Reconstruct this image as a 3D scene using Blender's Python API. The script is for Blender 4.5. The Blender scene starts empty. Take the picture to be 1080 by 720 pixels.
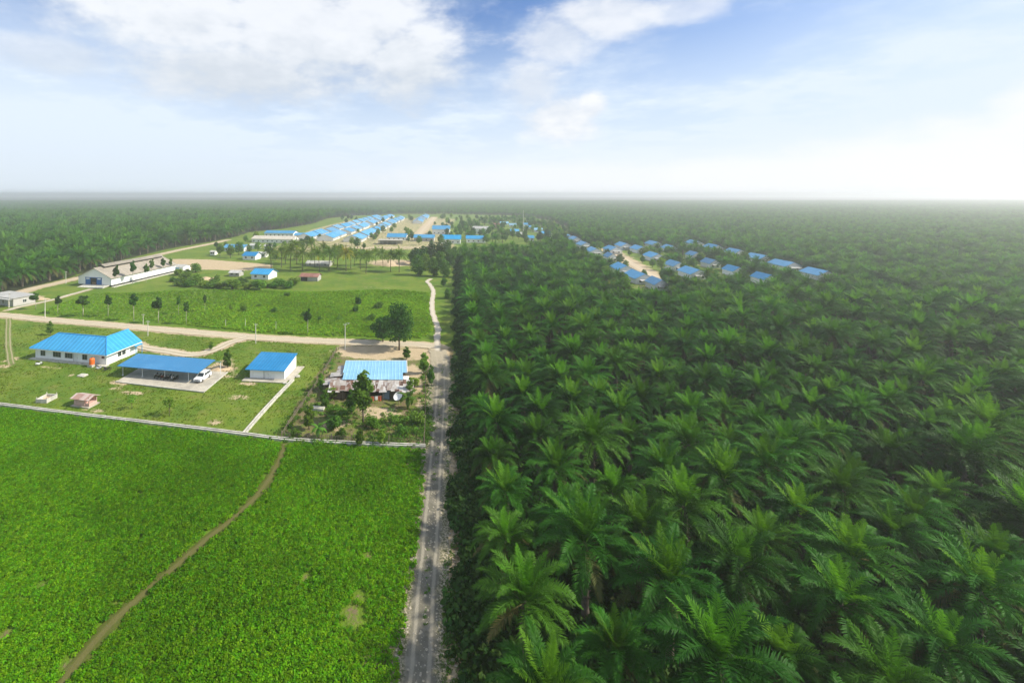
import bpy, math, random
import numpy as np
from mathutils import Vector, Matrix

# ------------------------------------------------------------------ basics
SC = bpy.context.scene
COL = SC.collection
PI = math.pi
R = math.radians
RND = random.Random(11)
NR = np.random.RandomState(7)

# the drone: 44 m above the ground, looking level along +Y with a shifted wide lens.
X0, Y0, F, H = 420.0, 204.5, 500.0, 44.0
SLOPE = 0.12                       # road, palm rows and house rows all run along (0.12, 1)
ROWDIR = math.atan2(1, SLOPE)      # that direction as an angle


def P(x, y, z=0.0):
    """plan position of a point read off the survey photo, at height z"""
    k = (H - z) / (y - Y0)
    return Vector(((x - X0) * k, F * k, z))


def G(pts):
    return [P(x, y) for x, y in pts]


ONES = ['', 'first', 'second', 'third', 'fourth', 'fifth', 'sixth', 'seventh', 'eighth', 'ninth', 'tenth', 'eleventh',
        'twelfth', 'thirteenth', 'fourteenth', 'fifteenth', 'sixteenth', 'seventeenth', 'eighteenth', 'nineteenth']
TENS = {2: 'twent', 3: 'thirt', 4: 'fort', 5: 'fift', 6: 'sixt', 7: 'sevent', 8: 'eight', 9: 'ninet'}


def ordinal(n):
    if n > 100: return 'hundred and ' + ordinal(n - 100)
    if n == 100: return 'hundredth'
    if n < 20:
        return ONES[n]
    t, o = divmod(n, 10)
    return TENS[t] + 'ieth' if o == 0 else TENS[t] + 'y-' + ONES[o]


def tag(o, label=None, cat=None, group=None, kind=None):
    if label: o['label'] = label
    if cat: o['category'] = cat
    if group: o['group'] = group
    if kind: o['kind'] = kind
    return o


def empty(name, loc=(0, 0, 0), rz=0.0, label=None, cat=None, group=None):
    o = bpy.data.objects.new(name, None)
    COL.objects.link(o)
    o.location = loc
    o.rotation_euler = (0, 0, rz)
    o.empty_display_size = 0.3
    return tag(o, label, cat, group)


def link(name, me, parent=None, loc=None):
    o = bpy.data.objects.new(name, me)
    COL.objects.link(o)
    if parent: o.parent = parent
    if loc is not None: o.location = loc
    return o


def copy_tree(o, parent=None):
    c = o.copy()
    COL.objects.link(c)
    if parent: c.parent = parent
    for ch in list(o.children):
        copy_tree(ch, c)
    return c


# ------------------------------------------------------------------ mesh builder
class MB:
    def __init__(s):
        s.v, s.f, s.m = [], [], []

    def face(s, pts, m=0):
        i = len(s.v)
        s.v += [tuple(p) for p in pts]
        s.f.append(tuple(range(i, i + len(pts))))
        s.m.append(m)

    def box(s, c, d, rz=0.0, m=0, taper=1.0):
        i = len(s.v)
        ca, sa = math.cos(rz), math.sin(rz)
        for z in (-.5, .5):
            k = 1.0 if z < 0 else taper
            for x, y in ((-.5, -.5), (.5, -.5), (.5, .5), (-.5, .5)):
                px, py = x * d[0] * k, y * d[1] * k
                s.v.append((c[0] + px * ca - py * sa, c[1] + px * sa + py * ca, c[2] + z * d[2]))
        for q in ((0, 3, 2, 1), (4, 5, 6, 7), (0, 1, 5, 4), (1, 2, 6, 5), (2, 3, 7, 6), (3, 0, 4, 7)):
            s.f.append(tuple(i + k for k in q))
            s.m.append(m)

    def tube(s, pts, rad, n=8, m=0, cap=True):
        pts = [Vector(p) for p in pts]
        if not hasattr(rad, '__len__'): rad = [rad] * len(pts)
        i0 = len(s.v)
        for k, p in enumerate(pts):
            d = (pts[min(k + 1, len(pts) - 1)] - pts[max(k - 1, 0)]).normalized()
            a = Vector((0, 0, 1)) if abs(d.z) < .9 else Vector((1, 0, 0))
            u = d.cross(a).normalized()
            w = d.cross(u)
            for j in range(n):
                t = 2 * PI * j / n
                s.v.append(tuple(p + (u * math.cos(t) + w * math.sin(t)) * rad[k]))
        for k in range(len(pts) - 1):
            for j in range(n):
                a, b = i0 + k * n + j, i0 + k * n + (j + 1) % n
                s.f.append((a, b, b + n, a + n))
                s.m.append(m)
        if cap:
            s.f.append(tuple(i0 + j for j in range(n))[::-1]); s.m.append(m)
            e = i0 + (len(pts) - 1) * n
            s.f.append(tuple(e + j for j in range(n))); s.m.append(m)

    def panel(s, pts, t=.1, m=0):
        """a solid sheet: the polygon on top, a copy t lower, and its edges"""
        pts = [Vector(p) for p in pts]
        n = sum(((pts[k] - pts[0]).cross(pts[k + 1] - pts[0]) for k in range(1, len(pts) - 1)), Vector())
        if n.z < 0: pts = pts[::-1]
        low = [p - Vector((0, 0, t)) for p in pts]
        s.face(pts, m)
        s.face(low[::-1], m)
        for k in range(len(pts)):
            q = (k + 1) % len(pts)
            s.face((pts[k], low[k], low[q], pts[q]), m)

    def prism_y(s, poly, y0, y1, m=0):
        """polygon in x,z extruded from y0 to y1"""
        s.face([(x, y0, z) for x, z in poly], m)
        s.face([(x, y1, z) for x, z in poly][::-1], m)
        for k in range(len(poly)):
            a, b = poly[k], poly[(k + 1) % len(poly)]
            s.face(((b[0], y0, b[1]), (a[0], y0, a[1]), (a[0], y1, a[1]), (b[0], y1, b[1])), m)

    def mesh(s, name, mats, smooth=False):
        me = bpy.data.meshes.new(name)
        me.from_pydata(s.v, [], s.f)
        for k in (mats if isinstance(mats, (list, tuple)) else [mats]): me.materials.append(k)
        me.polygons.foreach_set('material_index', s.m)
        if smooth: me.polygons.foreach_set('use_smooth', [True] * len(s.f))
        # metric UVs: u along the horizontal of each face, v up its slope
        uv = me.uv_layers.new(name='UVMap')
        for p in me.polygons:
            n = p.normal
            t = Vector((-n.y, n.x, 0))
            t = Vector((1, 0, 0)) if t.length < .05 else t.normalized()
            b = n.cross(t)
            for li in p.loop_indices:
                co = me.vertices[me.loops[li].vertex_index].co
                uv.data[li].uv = (co.dot(t), co.dot(b))
        me.update()
        return me

    def build(s, name, mats, parent=None, loc=None, smooth=False):
        return link(name, s.mesh(name, mats, smooth), parent, loc)


def raw_mesh(name, v, f, mats, idx=None, smooth=False):
    me = bpy.data.meshes.new(name)
    me.from_pydata([tuple(p) for p in v], [], f)
    for k in (mats if isinstance(mats, (list, tuple)) else [mats]): me.materials.append(k)
    if idx is not None: me.polygons.foreach_set('material_index', idx)
    if smooth: me.polygons.foreach_set('use_smooth', [True] * len(f))
    me.update()
    return me


# ------------------------------------------------------------------ material helpers
class NT:
    def __init__(s, tree):
        s.t = tree
        s.n, s.l = tree.nodes, tree.links

    def new(s, kind, **kw):
        nd = s.n.new(kind)
        for k, v in kw.items(): setattr(nd, k, v)
        return nd

    def put(s, sock, val):
        if isinstance(val, bpy.types.NodeSocket): s.l.new(val, sock)
        elif val is not None:
            if hasattr(sock.default_value, '__len__') and hasattr(val, '__len__') and len(sock.default_value) == 4 and len(val) == 3:
                val = tuple(val) + (1,)
            sock.default_value = val

    def math(s, op, a, b=None, c=None, clamp=False):
        nd = s.new('ShaderNodeMath', operation=op, use_clamp=clamp)
        for k, x in enumerate((a, b, c)):
            if x is not None: s.put(nd.inputs[k], x)
        return nd.outputs[0]

    def mix(s, f, a, b, mode='MIX'):
        nd = s.new('ShaderNodeMix', data_type='RGBA', blend_type=mode)
        nd.clamp_factor = True
        s.put(nd.inputs[0], f); s.put(nd.inputs[6], a); s.put(nd.inputs[7], b)
        return nd.outputs[2]

    def noise(s, co, scale, detail=4.0, rough=.55, dim='3D'):
        nd = s.new('ShaderNodeTexNoise', noise_dimensions=dim)
        if co is not None: s.put(nd.inputs['Vector'], co)
        nd.inputs['Scale'].default_value = scale
        nd.inputs['Detail'].default_value = detail
        nd.inputs['Roughness'].default_value = rough
        return nd.outputs['Fac']

    def step(s, x, a, b):
        nd = s.new('ShaderNodeMapRange', interpolation_type='SMOOTHSTEP')
        s.put(nd.inputs[0], x)
        nd.inputs[1].default_value, nd.inputs[2].default_value = a, b
        return nd.outputs[0]

    def remap(s, x, a, b, c, d):
        nd = s.new('ShaderNodeMapRange')
        s.put(nd.inputs[0], x)
        for k, q in enumerate((a, b, c, d)): nd.inputs[k + 1].default_value = q
        return nd.outputs[0]

    def xyz(s, v):
        nd = s.new('ShaderNodeSeparateXYZ')
        s.put(nd.inputs[0], v)
        return nd.outputs

    def comb(s, x, y, z):
        nd = s.new('ShaderNodeCombineXYZ')
        for k, q in enumerate((x, y, z)): s.put(nd.inputs[k], q)
        return nd.outputs[0]

    def attr(s, name):
        return s.new('ShaderNodeAttribute', attribute_name=name)

    def bump(s, h, strength=.4, dist=.05):
        nd = s.new('ShaderNodeBump')
        nd.inputs['Strength'].default_value = strength
        nd.inputs['Distance'].default_value = dist
        s.put(nd.inputs['Height'], h)
        return nd.outputs[0]


def material(name):
    m = bpy.data.materials.new(name)
    m.use_nodes = True
    nt = NT(m.node_tree)
    b = m.node_tree.nodes['Principled BSDF']
    return m, nt, b


def plain(name, c, rough=.7, var=.25, scale=1.5, metal=0.0, spec=.4):
    """painted / cast surface with soft blotches and fine grain"""
    m, n, b = material(name)
    co = n.new('ShaderNodeTexCoord').outputs['Object']
    k = n.math('ADD', n.math('MULTIPLY', n.noise(co, scale), .7), n.math('MULTIPLY', n.noise(co, scale * 9), .3))
    k = n.remap(k, .3, .7, 1 - var, 1 + var * .5)
    n.put(b.inputs['Base Color'], n.mix(1.0, c, n.comb(k, k, k), 'MULTIPLY'))
    b.inputs['Roughness'].default_value = rough
    b.inputs['Metallic'].default_value = metal
    b.inputs['Specular IOR Level'].default_value = spec
    n.put(b.inputs['Normal'], n.bump(n.noise(co, scale * 14), .25, .01))
    return m


def dirty_wall(name, c, stain=(.30, .25, .17), amount=.5):
    """limewash with rain streaks running down it and splash dirt near its foot (a real stain)"""
    m, n, b = material(name)
    uv = n.new('ShaderNodeTexCoord').outputs['Object']
    x, y, z = n.xyz(uv)
    st = n.noise(n.comb(n.math('MULTIPLY', x, 2.2), n.math('MULTIPLY', y, 2.2), n.math('MULTIPLY', z, .25)), 1.0, 5)
    fac = n.math('MULTIPLY', n.step(st, .50, .78), amount)
    low = n.math('MULTIPLY', n.step(n.math('ADD', z, n.math('MULTIPLY', n.noise(uv, 1.7), .7)), 1.0, .25), amount * .8)
    fac = n.math('MAXIMUM', fac, low)
    n.put(b.inputs['Base Color'], n.mix(fac, c, stain))
    b.inputs['Roughness'].default_value = .85
    n.put(b.inputs['Normal'], n.bump(n.noise(uv, 12), .2, .01))
    return m


def sheet_roof(name, c, c2, pitch=.9, rib=.12, rough=.45, fade=.5, lap=2.6):
    """painted profiled steel: ribs along the slope, sheet laps, patchy fading"""
    m, n, b = material(name)
    u, v, _ = n.xyz(n.new('ShaderNodeUVMap').outputs[0])
    co = n.new('ShaderNodeTexCoord').outputs['Object']
    fr = n.math('FRACT', n.math('DIVIDE', u, pitch))
    d = n.math('ABSOLUTE', n.math('SUBTRACT', fr, .5))
    ribm = n.step(d, rib / pitch, rib / pitch * .4)
    lapm = n.step(n.math('ABSOLUTE', n.math('SUBTRACT', n.math('FRACT', n.math('DIVIDE', v, lap)), .5)), .05, .01)
    sh = n.new('ShaderNodeTexWhiteNoise', noise_dimensions='2D')
    n.put(sh.inputs['Vector'], n.comb(n.math('FLOOR', n.math('DIVIDE', u, pitch * 1.0)), n.math('FLOOR', n.math('DIVIDE', v, lap * 2)), 0))
    k = n.math('ADD', n.math('MULTIPLY', n.noise(co, .5), .7), n.math('MULTIPLY', sh.outputs[0], .3))
    col = n.mix(n.math('MULTIPLY', n.step(k, .3, .75), fade), c, c2)
    streak = n.noise(n.comb(n.math('MULTIPLY', u, 1.6), n.math('MULTIPLY', v, .16), 0), 1.0, 5, .6)
    col = n.mix(n.math('MULTIPLY', n.step(streak, .54, .74), .30), col, tuple(q * .62 + .02 for q in c))
    worn = n.step(n.noise(co, .23, 5, .65), .52, .72)
    col = n.mix(n.math('MULTIPLY', worn, .30), col, tuple(min(1, q * 1.1 + .07) for q in c2))
    col = n.mix(n.math('MULTIPLY', lapm, .25), col, tuple(q * .6 for q in c))
    col = n.mix(n.math('MULTIPLY', ribm, .28), col, tuple(min(1, q * 1.5 + .03) for q in c2))
    rnd = n.new('ShaderNodeObjectInfo').outputs['Random']           # no two roofs were painted alike
    hv = n.new('ShaderNodeHueSaturation')
    n.put(hv.inputs['Color'], col)
    n.put(hv.inputs['Value'], n.remap(rnd, 0, 1, .84, 1.10))
    n.put(hv.inputs['Saturation'], n.remap(n.math('FRACT', n.math('MULTIPLY', rnd, 5.7)), 0, 1, .90, 1.05))
    col = hv.outputs[0]
    n.put(b.inputs['Base Color'], col)
    b.inputs['Roughness'].default_value = rough
    h = n.math('ADD', n.math('MULTIPLY', ribm, .06), n.math('MULTIPLY', n.noise(co, 2.0), .02))
    n.put(b.inputs['Normal'], n.bump(h, .8, 1.0))
    return m


def patch_roof(name, ramp, pitch=.8, lap=1.9):
    """second-hand zinc sheets, each with a colour of its own"""
    m, n, b = material(name)
    u, v, _ = n.xyz(n.new('ShaderNodeUVMap').outputs[0])
    co = n.new('ShaderNodeTexCoord').outputs['Object']
    w = n.new('ShaderNodeTexWhiteNoise', noise_dimensions='2D')
    n.put(w.inputs['Vector'], n.comb(n.math('FLOOR', n.math('DIVIDE', u, pitch)), n.math('FLOOR', n.math('DIVIDE', v, lap)), 0))
    k = n.math('ADD', n.math('MULTIPLY', w.outputs[0], .75), n.math('MULTIPLY', n.noise(co, 1.4), .3))
    cr = n.new('ShaderNodeValToRGB')
    n.put(cr.inputs[0], k)
    e = cr.color_ramp.elements
    while len(e) < len(ramp): e.new(.5)
    for q, (p, c) in zip(e, ramp):
        q.position = p
        q.color = tuple(c) + (1,)
    n.put(b.inputs['Base Color'], cr.outputs[0])
    b.inputs['Roughness'].default_value = .6
    wv = n.math('SINE', n.math('MULTIPLY', u, 2 * PI / .2))
    n.put(b.inputs['Normal'], n.bump(wv, .4, .02))
    return m


def leaf(name, c, c2, trans=.35, rough=.6, var=.35, clump=0.0, hue=.02, spec=.07):
    """foliage: diffuse + translucent + a little gloss, each plant with its own tone"""
    m, n, b = material(name)
    oi = n.new('ShaderNodeObjectInfo')
    rnd = oi.outputs['Random']
    gpos = n.new('ShaderNodeNewGeometry').outputs['Position']
    k = n.math('ADD', n.math('MULTIPLY', rnd, .6), n.math('MULTIPLY', n.noise(gpos, .9, 3), .4))
    col = n.mix(k, c, c2)
    if clump:
        big = n.step(n.noise(gpos, clump, 5), .38, .62)
        col = n.mix(n.math('MULTIPLY', big, .5), col, tuple(q * .55 for q in c))
    hs = n.new('ShaderNodeHueSaturation')
    n.put(hs.inputs['Color'], col)
    n.put(hs.inputs['Value'], n.remap(rnd, 0, 1, 1 - var, 1 + var))
    n.put(hs.inputs['Hue'], n.remap(n.math('FRACT', n.math('MULTIPLY', rnd, 7.13)), 0, 1, .5 - hue, .5 + hue))
    col = hs.outputs[0]
    n.put(b.inputs['Base Color'], col)
    b.inputs['Roughness'].default_value = rough
    b.inputs['Specular IOR Level'].default_value = spec
    tr = n.new('ShaderNodeBsdfTranslucent')
    n.put(tr.inputs['Color'], n.mix(1.0, col, (1.25, 1.3, .7), 'MULTIPLY'))
    mx = n.new('ShaderNodeMixShader')
    mx.inputs[0].default_value = trans
    n.l.new(b.outputs[0], mx.inputs[1])
    n.l.new(tr.outputs[0], mx.inputs[2])
    n.l.new(mx.outputs[0], n.n['Material Output'].inputs['Surface'])
    return m


M = {}
M['white_wall'] = dirty_wall('white_wall', (.84, .84, .82), (.42, .38, .30), .22)
M['far_wall'] = dirty_wall('far_wall', (.82, .81, .78), (.42, .38, .30), .2)
M['grey_wall'] = dirty_wall('grey_wall', (.42, .41, .38), (.2, .18, .14), .5)
M['pink_wall'] = dirty_wall('pink_wall', (.58, .38, .32), (.25, .16, .12), .45)
M['plank_wall'] = plain('plank_wall', (.12, .085, .055), .9, .5, 2.0)
M['blue_roof'] = sheet_roof('blue_roof', (.004, .225, .47), (.010, .31, .58), 1.25, rib=.28)
M['deep_blue_roof'] = sheet_roof('deep_blue_roof', (.004, .175, .40), (.008, .22, .47), .8, fade=.35)
M['pale_blue_roof'] = sheet_roof('pale_blue_roof', (.17, .38, .54), (.24, .45, .60), .8, fade=.5)
M['faded_blue_roof'] = sheet_roof('faded_blue_roof', (.03, .25, .48), (.08, .34, .58), 1.0)
M['worn_blue_roof'] = sheet_roof('worn_blue_roof', (.02, .20, .40), (.13, .36, .55), 1.0, rough=.6, fade=.9)
M['ridge_blue'] = plain('ridge_blue', (.03, .30, .66), .4, .15)
M['fibre_roof'] = sheet_roof('fibre_roof', (.23, .20, .16), (.34, .30, .24), .9, rough=.9, fade=.9)
M['grey_roof'] = sheet_roof('grey_roof', (.36, .36, .34), (.48, .47, .44), .8, rough=.7, fade=.8)
M['tan_roof'] = sheet_roof('tan_roof', (.42, .38, .31), (.52, .48, .40), .8, rough=.8, fade=.8)
M['red_roof'] = sheet_roof('red_roof', (.20, .07, .05), (.28, .12, .08), .8, rough=.8, fade=.8)
M['rust_roof'] = patch_roof('rust_roof', [(.18, (.09, .045, .028)), (.36, (.17, .085, .05)), (.52, (.30, .26, .22)), (.74, (.52, .51, .48)), (.95, (.13, .065, .04))])
M['kiosk_roof'] = patch_roof('kiosk_roof', [(.2, (.30, .16, .12)), (.5, (.55, .45, .40)), (.8, (.36, .22, .17))], .6, 3)
M['shed_roof'] = patch_roof('shed_roof', [(.2, (.30, .29, .27)), (.5, (.42, .40, .37)), (.8, (.16, .10, .07))], .8, 2)
M['concrete'] = plain('concrete', (.44, .42, .36), .9, .35, .8)
M['slab'] = plain('slab', (.46, .42, .34), .9, .45, .35)
M['pale_concrete'] = plain('pale_concrete', (.56, .54, .46), .9, .45, 1.2)
M['dark_hole'] = plain('dark_hole', (.03, .03, .025), .9, .3)
M['glass'] = plain('window_glass', (.035, .045, .05), .15, .2, spec=.6)
M['frame_grey'] = plain('frame_grey', (.24, .25, .25), .5, .2)
M['frame_white'] = plain('frame_white', (.78, .78, .76), .5, .15)
M['blue_door'] = plain('blue_door', (.015, .13, .40), .5, .3)
M['wood_door'] = plain('wood_door', (.20, .13, .08), .7, .3)
M['blue_grey'] = plain('blue_grey', (.20, .27, .36), .6, .3)
M['steel_white'] = plain('steel_white', (.72, .73, .70), .4, .15)
M['steel_green'] = plain('steel_green', (.10, .30, .22), .5, .2)
M['pole_grey'] = plain('pole_grey', (.60, .58, .52), .8, .2)
M['wood_grey'] = plain('wood_grey', (.22, .18, .13), .9, .4, 3)
M['orange'] = plain('orange', (.72, .15, .02), .5, .15)
M['tyre'] = plain('tyre', (.018, .018, .018), .8, .2)
M['black_paint'] = plain('black_paint', (.012, .012, .014), .3, .2)
M['red_paint'] = plain('red_paint', (.22, .012, .012), .3, .2)
M['chrome'] = plain('chrome', (.5, .5, .5), .25, .1, metal=1)
M['car_white'] = plain('car_white', (.80, .81, .82), .25, .06, spec=.6)
M['lamp_glass'] = plain('lamp_glass', (.7, .7, .66), .1, .1, spec=.8)
M['bark'] = plain('bark', (.14, .11, .08), .95, .45, 3)
M['palm_bark'] = plain('palm_bark', (.13, .105, .08), .95, .5, 4)
M['pale_bark'] = plain('pale_bark', (.50, .46, .37), .9, .3, 3)
M['sand_pile'] = plain('sand_pile', (.50, .38, .24), .95, .25, .8)
M['stone'] = plain('stone', (.42, .37, .28), .9, .5, 2.0)
M['cloth_red'] = plain('cloth_red', (.42, .10, .05), .9, .3)

M['palm_leaf'] = leaf('palm_leaf', (.017, .080, .007), (.049, .142, .011), .24, .5, .3, hue=.012)
M['palm_spear'] = leaf('palm_spear', (.048, .155, .010), (.098, .228, .015), .36, .5, .3, hue=.012)
M['palm_old'] = leaf('palm_old', (.05, .075, .02), (.12, .11, .035), .2, .6, .3)
M['coco_leaf'] = leaf('coco_leaf', (.095, .17, .02), (.15, .23, .03), .3, .45, .3)
M['yellow_leaf'] = leaf('yellow_leaf', (.26, .26, .02), (.34, .31, .03), .3, .5, .2)
M['leaf_dark'] = leaf('leaf_dark', (.035, .095, .014), (.065, .145, .022), .3, .5, .3)
M['leaf_mid'] = leaf('leaf_mid', (.075, .17, .018), (.12, .225, .03), .35, .5, .3)
M['leaf_light'] = leaf('leaf_light', (.11, .22, .02), (.17, .28, .03), .4, .5, .25)
M['crop_leaf'] = leaf('crop_leaf', (.094, .258, .004), (.160, .355, .007), .42, .5, .27, clump=.05)
M['crop_leaf_pale'] = leaf('crop_leaf_pale', (.155, .310, .012), (.235, .400, .020), .42, .55, .22, clump=.03)
M['grass_leaf'] = leaf('grass_leaf', (.14, .22, .016), (.21, .27, .025), .35, .6, .35, clump=.2)
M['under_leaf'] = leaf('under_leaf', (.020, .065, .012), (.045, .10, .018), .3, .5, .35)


# ------------------------------------------------------------------ camera, light, sky
cam_d = bpy.data.cameras.new('camera')
cam = bpy.data.objects.new('camera', cam_d)
COL.objects.link(cam)
cam.location = (0, 0, H)
cam.rotation_euler = (R(90), 0, 0)
cam_d.sensor_width = 36
cam_d.lens = 36 * F / 1080
cam_d.shift_x = (540 - X0) / 1080
cam_d.shift_y = -(360 - Y0) / 1080
cam_d.clip_start = .5
cam_d.clip_end = 40000
SC.camera = cam

SUN_AZ, SUN_EL = 96.0, 40.0
sun_d = bpy.data.lights.new('sun', 'SUN')
sun_d.energy = 5.0
sun_d.angle = R(2.0)
sun_d.color = (1.0, .93, .80)
sun = bpy.data.objects.new('sun', sun_d)
COL.objects.link(sun)
sun.rotation_euler = (R(90 - SUN_EL), 0, R(180 - SUN_AZ))
sun.location = (300, 100, 400)


def build_sky():
    w = bpy.data.worlds.new('World')
    SC.world = w
    w.use_nodes = True
    n = NT(w.node_tree)
    bg = w.node_tree.nodes['Background']
    sky = n.new('ShaderNodeTexSky', sky_type='NISHITA')
    sky.sun_disc = False
    sky.sun_elevation = R(SUN_EL)
    sky.sun_rotation = R(SUN_AZ)
    sky.air_density, sky.dust_density, sky.ozone_density = 1.0, 1.2, 2.5
    d = n.new('ShaderNodeTexCoord').outputs['Generated']
    x, y, z = n.xyz(d)
    az = n.math('ARCTAN2', x, y)
    el = n.math('ARCSINE', z)
    # cloud deck coordinates: a flat layer seen in perspective
    zz = n.math('MAXIMUM', n.math('ADD', z, .12), .05)
    flat = n.comb(n.math('DIVIDE', x, zz), n.math('DIVIDE', y, zz), 0)
    wisp = n.noise(flat, 1.6, 7, .62)
    ballc = n.comb(n.math('MULTIPLY', az, 4.2), n.math('MULTIPLY', el, 8.0), 0)
    puff = n.noise(ballc, 2.2, 9, .60)
    soft = n.noise(ballc, .9, 4, .5)

    def blob(px, py, rx, ry, amp=1.0, rag=.55):
        a0 = math.atan((px - X0) / F)
        e0 = math.atan((Y0 - py) / F * math.cos(a0))
        ra = rx / F * math.cos(a0) ** 2
        re = ry / F * math.cos(a0)
        u = n.math('DIVIDE', n.math('SUBTRACT', az, a0), ra)
        v = n.math('DIVIDE', n.math('SUBTRACT', el, e0), re)
        r = n.math('SQRT', n.math('ADD', n.math('MULTIPLY', u, u), n.math('MULTIPLY', v, v)))
        r = n.math('ADD', r, n.math('MULTIPLY', n.math('SUBTRACT', puff, .5), -3.4 * rag))
        return n.math('MULTIPLY', n.step(r, 1.30, .42), amp)

    def union(lst):
        o = lst[0]
        for q in lst[1:]: o = n.math('MAXIMUM', o, q)
        return o

    col = n.mix(1.0, sky.outputs[0], (1.12, 1.32, 1.64), 'MULTIPLY')
    # thin milky veil, thicker towards the horizon and to the right
    veil = n.step(el, .40, .04)
    veil = n.math('ADD', n.math('MULTIPLY', veil, .95), n.math('MULTIPLY', n.step(wisp, .40, .75), .42))
    veil = n.math('ADD', veil, n.math('MULTIPLY', n.step(az, .55, 1.0), .30))
    veil = n.math('ADD', veil, n.math('MULTIPLY', n.step(az, -.25, -.62), .22), clamp=True)
    col = n.mix(veil, col, (8.2, 9.3, 10.6))
    hz = n.step(el, .13, .0)
    col = n.mix(n.math('MULTIPLY', hz, .9), col, n.mix(n.step(az, -.45, .55), (7.9, 8.8, 9.7), (9.8, 10.2, 10.7)))
    # the big grey-white bank upper left, the cumulus right of it, the bright bank low on the right
    bank = union([blob(330, 35, 165, 62), blob(190, 15, 150, 46), blob(430, 60, 62, 52), blob(395, 20, 70, 44), blob(250, 75, 120, 34), blob(60, 60, 70, 22, .55)])
    body = n.mix(n.step(n.math('ADD', n.math('MULTIPLY', puff, .95), n.math('MULTIPLY', n.step(el, .17, .36), .40)), .42, .96), (7.2, 7.8, 8.5), (9.9, 10.2, 10.6))
    col = n.mix(n.math('MULTIPLY', bank, .92), col, body)
    cum = union([blob(590, 128, 46, 28), blob(622, 114, 18, 16), blob(560, 92, 34, 30, .8), blob(640, 18, 72, 26, .85), blob(590, 40, 46, 26, .7), blob(720, 10, 46, 14, .6)])
    cb = n.mix(n.step(n.math('ADD', n.math('MULTIPLY', puff, .7), n.math('MULTIPLY', soft, .3)), .38, .62), (8.2, 8.7, 9.4), (10.4, 10.5, 10.6))
    col = n.mix(n.math('MULTIPLY', cum, .88), col, cb)
    low = union([blob(985, 172, 190, 46, .9, .5), blob(1120, 135, 90, 60, .9, .5), blob(800, 190, 170, 26, .8, .4), blob(560, 190, 200, 18, .5, .4)])
    col = n.mix(n.math('MULTIPLY', low, .92), col, (10.2, 10.3, 10.4))
    # broken cloud in the rest of the dome
    other = n.math('MULTIPLY', n.step(el, .38, .60), n.step(n.noise(flat, .8, 6), .46, .62))
    col = n.mix(n.math('MULTIPLY', other, .8), col, (9.0, 9.2, 9.5))
    n.put(bg.inputs['Color'], col)
    bg.inputs['Strength'].default_value = .074


build_sky()

# ------------------------------------------------------------------ sdf helpers for the ground plan (numpy)
def seg_dist(X, Y, pts, closed=False):
    d = np.full(X.shape, 1e9)
    n = len(pts)
    for k in range(n if closed else n - 1):
        a, b = pts[k], pts[(k + 1) % n]
        ax, ay, bx, by = a[0], a[1], b[0], b[1]
        dx, dy = bx - ax, by - ay
        t = np.clip(((X - ax) * dx + (Y - ay) * dy) / (dx * dx + dy * dy + 1e-9), 0, 1)
        d = np.minimum(d, np.hypot(X - ax - t * dx, Y - ay - t * dy))
    return d


def inside(X, Y, pts):
    r = np.zeros(X.shape, bool)
    n = len(pts)
    for k in range(n):
        ax, ay = pts[k][0], pts[k][1]
        bx, by = pts[k - 1][0], pts[k - 1][1]
        c = (ay > Y) != (by > Y)
        with np.errstate(divide='ignore', invalid='ignore'):
            xi = (bx - ax) * (Y - ay) / (by - ay + 1e-12) + ax
        r ^= c & (X < xi)
    return r


def sdf(X, Y, pts):
    d = seg_dist(X, Y, pts, True)
    return np.where(inside(X, Y, pts), -d, d)


def fall(d, w):                      # 1 inside, fading over w metres
    return np.clip(1 - d / w, 0, 1)


# ------------------------------------------------------------------ plan of the place
def road_line(y): return SLOPE * y - 3.2


ROAD = [Vector((road_line(y), y, 0)) for y in (28, 40, 55, 70, 85, 100)] + G([(465, 398), (464.5, 382), (461.5, 369)])
PATH = G([(461.5, 370), (461, 356), (462, 347), (459, 337.5), (456, 328), (455.7, 318), (457, 307), (453.5, 300), (450.5, 296.5), (455, 294)])
CROSS = G([(-60, 329), (0, 332), (30, 335), (62, 338), (105, 341.5), (150, 345.5), (190, 349), (225, 352), (270, 355.5), (320, 358.5), (365, 360.5), (415, 362.5), (445, 363.5), (462, 366)])
BARN_PATH = G([(8, 327), (19, 324), (37.5, 320), (56, 316), (75, 310.5), (95, 305)])
EDGE_ROAD = G([(-50, 325), (-10, 316), (10, 311.5), (37.5, 303.5), (56, 299.5), (86, 292), (120, 281), (150, 272.5), (185, 264.5), (205, 260.5), (225, 256.5), (240, 253)])
SIDE_TRACK = G([(9, 336), (8.5, 352), (9, 366), (12, 384)])
YARD_TRACK = G([(262, 355.5), (243, 361), (230, 367), (212, 373), (196, 373.5), (172, 369.5), (150, 366), (143, 362)])
FIELD_PATH = G([(301, 468), (296, 482), (284, 505), (266, 528), (246, 547), (222, 566), (192, 591), (160, 618), (125, 650), (92, 686), (66, 720), (40, 760)])
TOWN_ROAD = [Vector((28 + SLOPE * (y - 560), y, 0)) for y in (470, 520, 600, 700, 800, 900)]
TOWN_FRONT = G([(300, 262.5), (340, 262), (380, 261.5), (420, 261), (452, 261)])
VILLAGE_ROAD = G([(640, 262), (649, 267.6), (665, 277), (680, 286), (693, 293)])
SAND_LOT = G([(184, 273.5), (215, 274), (262, 277.5), (283, 279.5), (282, 284.5), (262, 284.5), (213, 283.5), (190, 281)])

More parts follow.
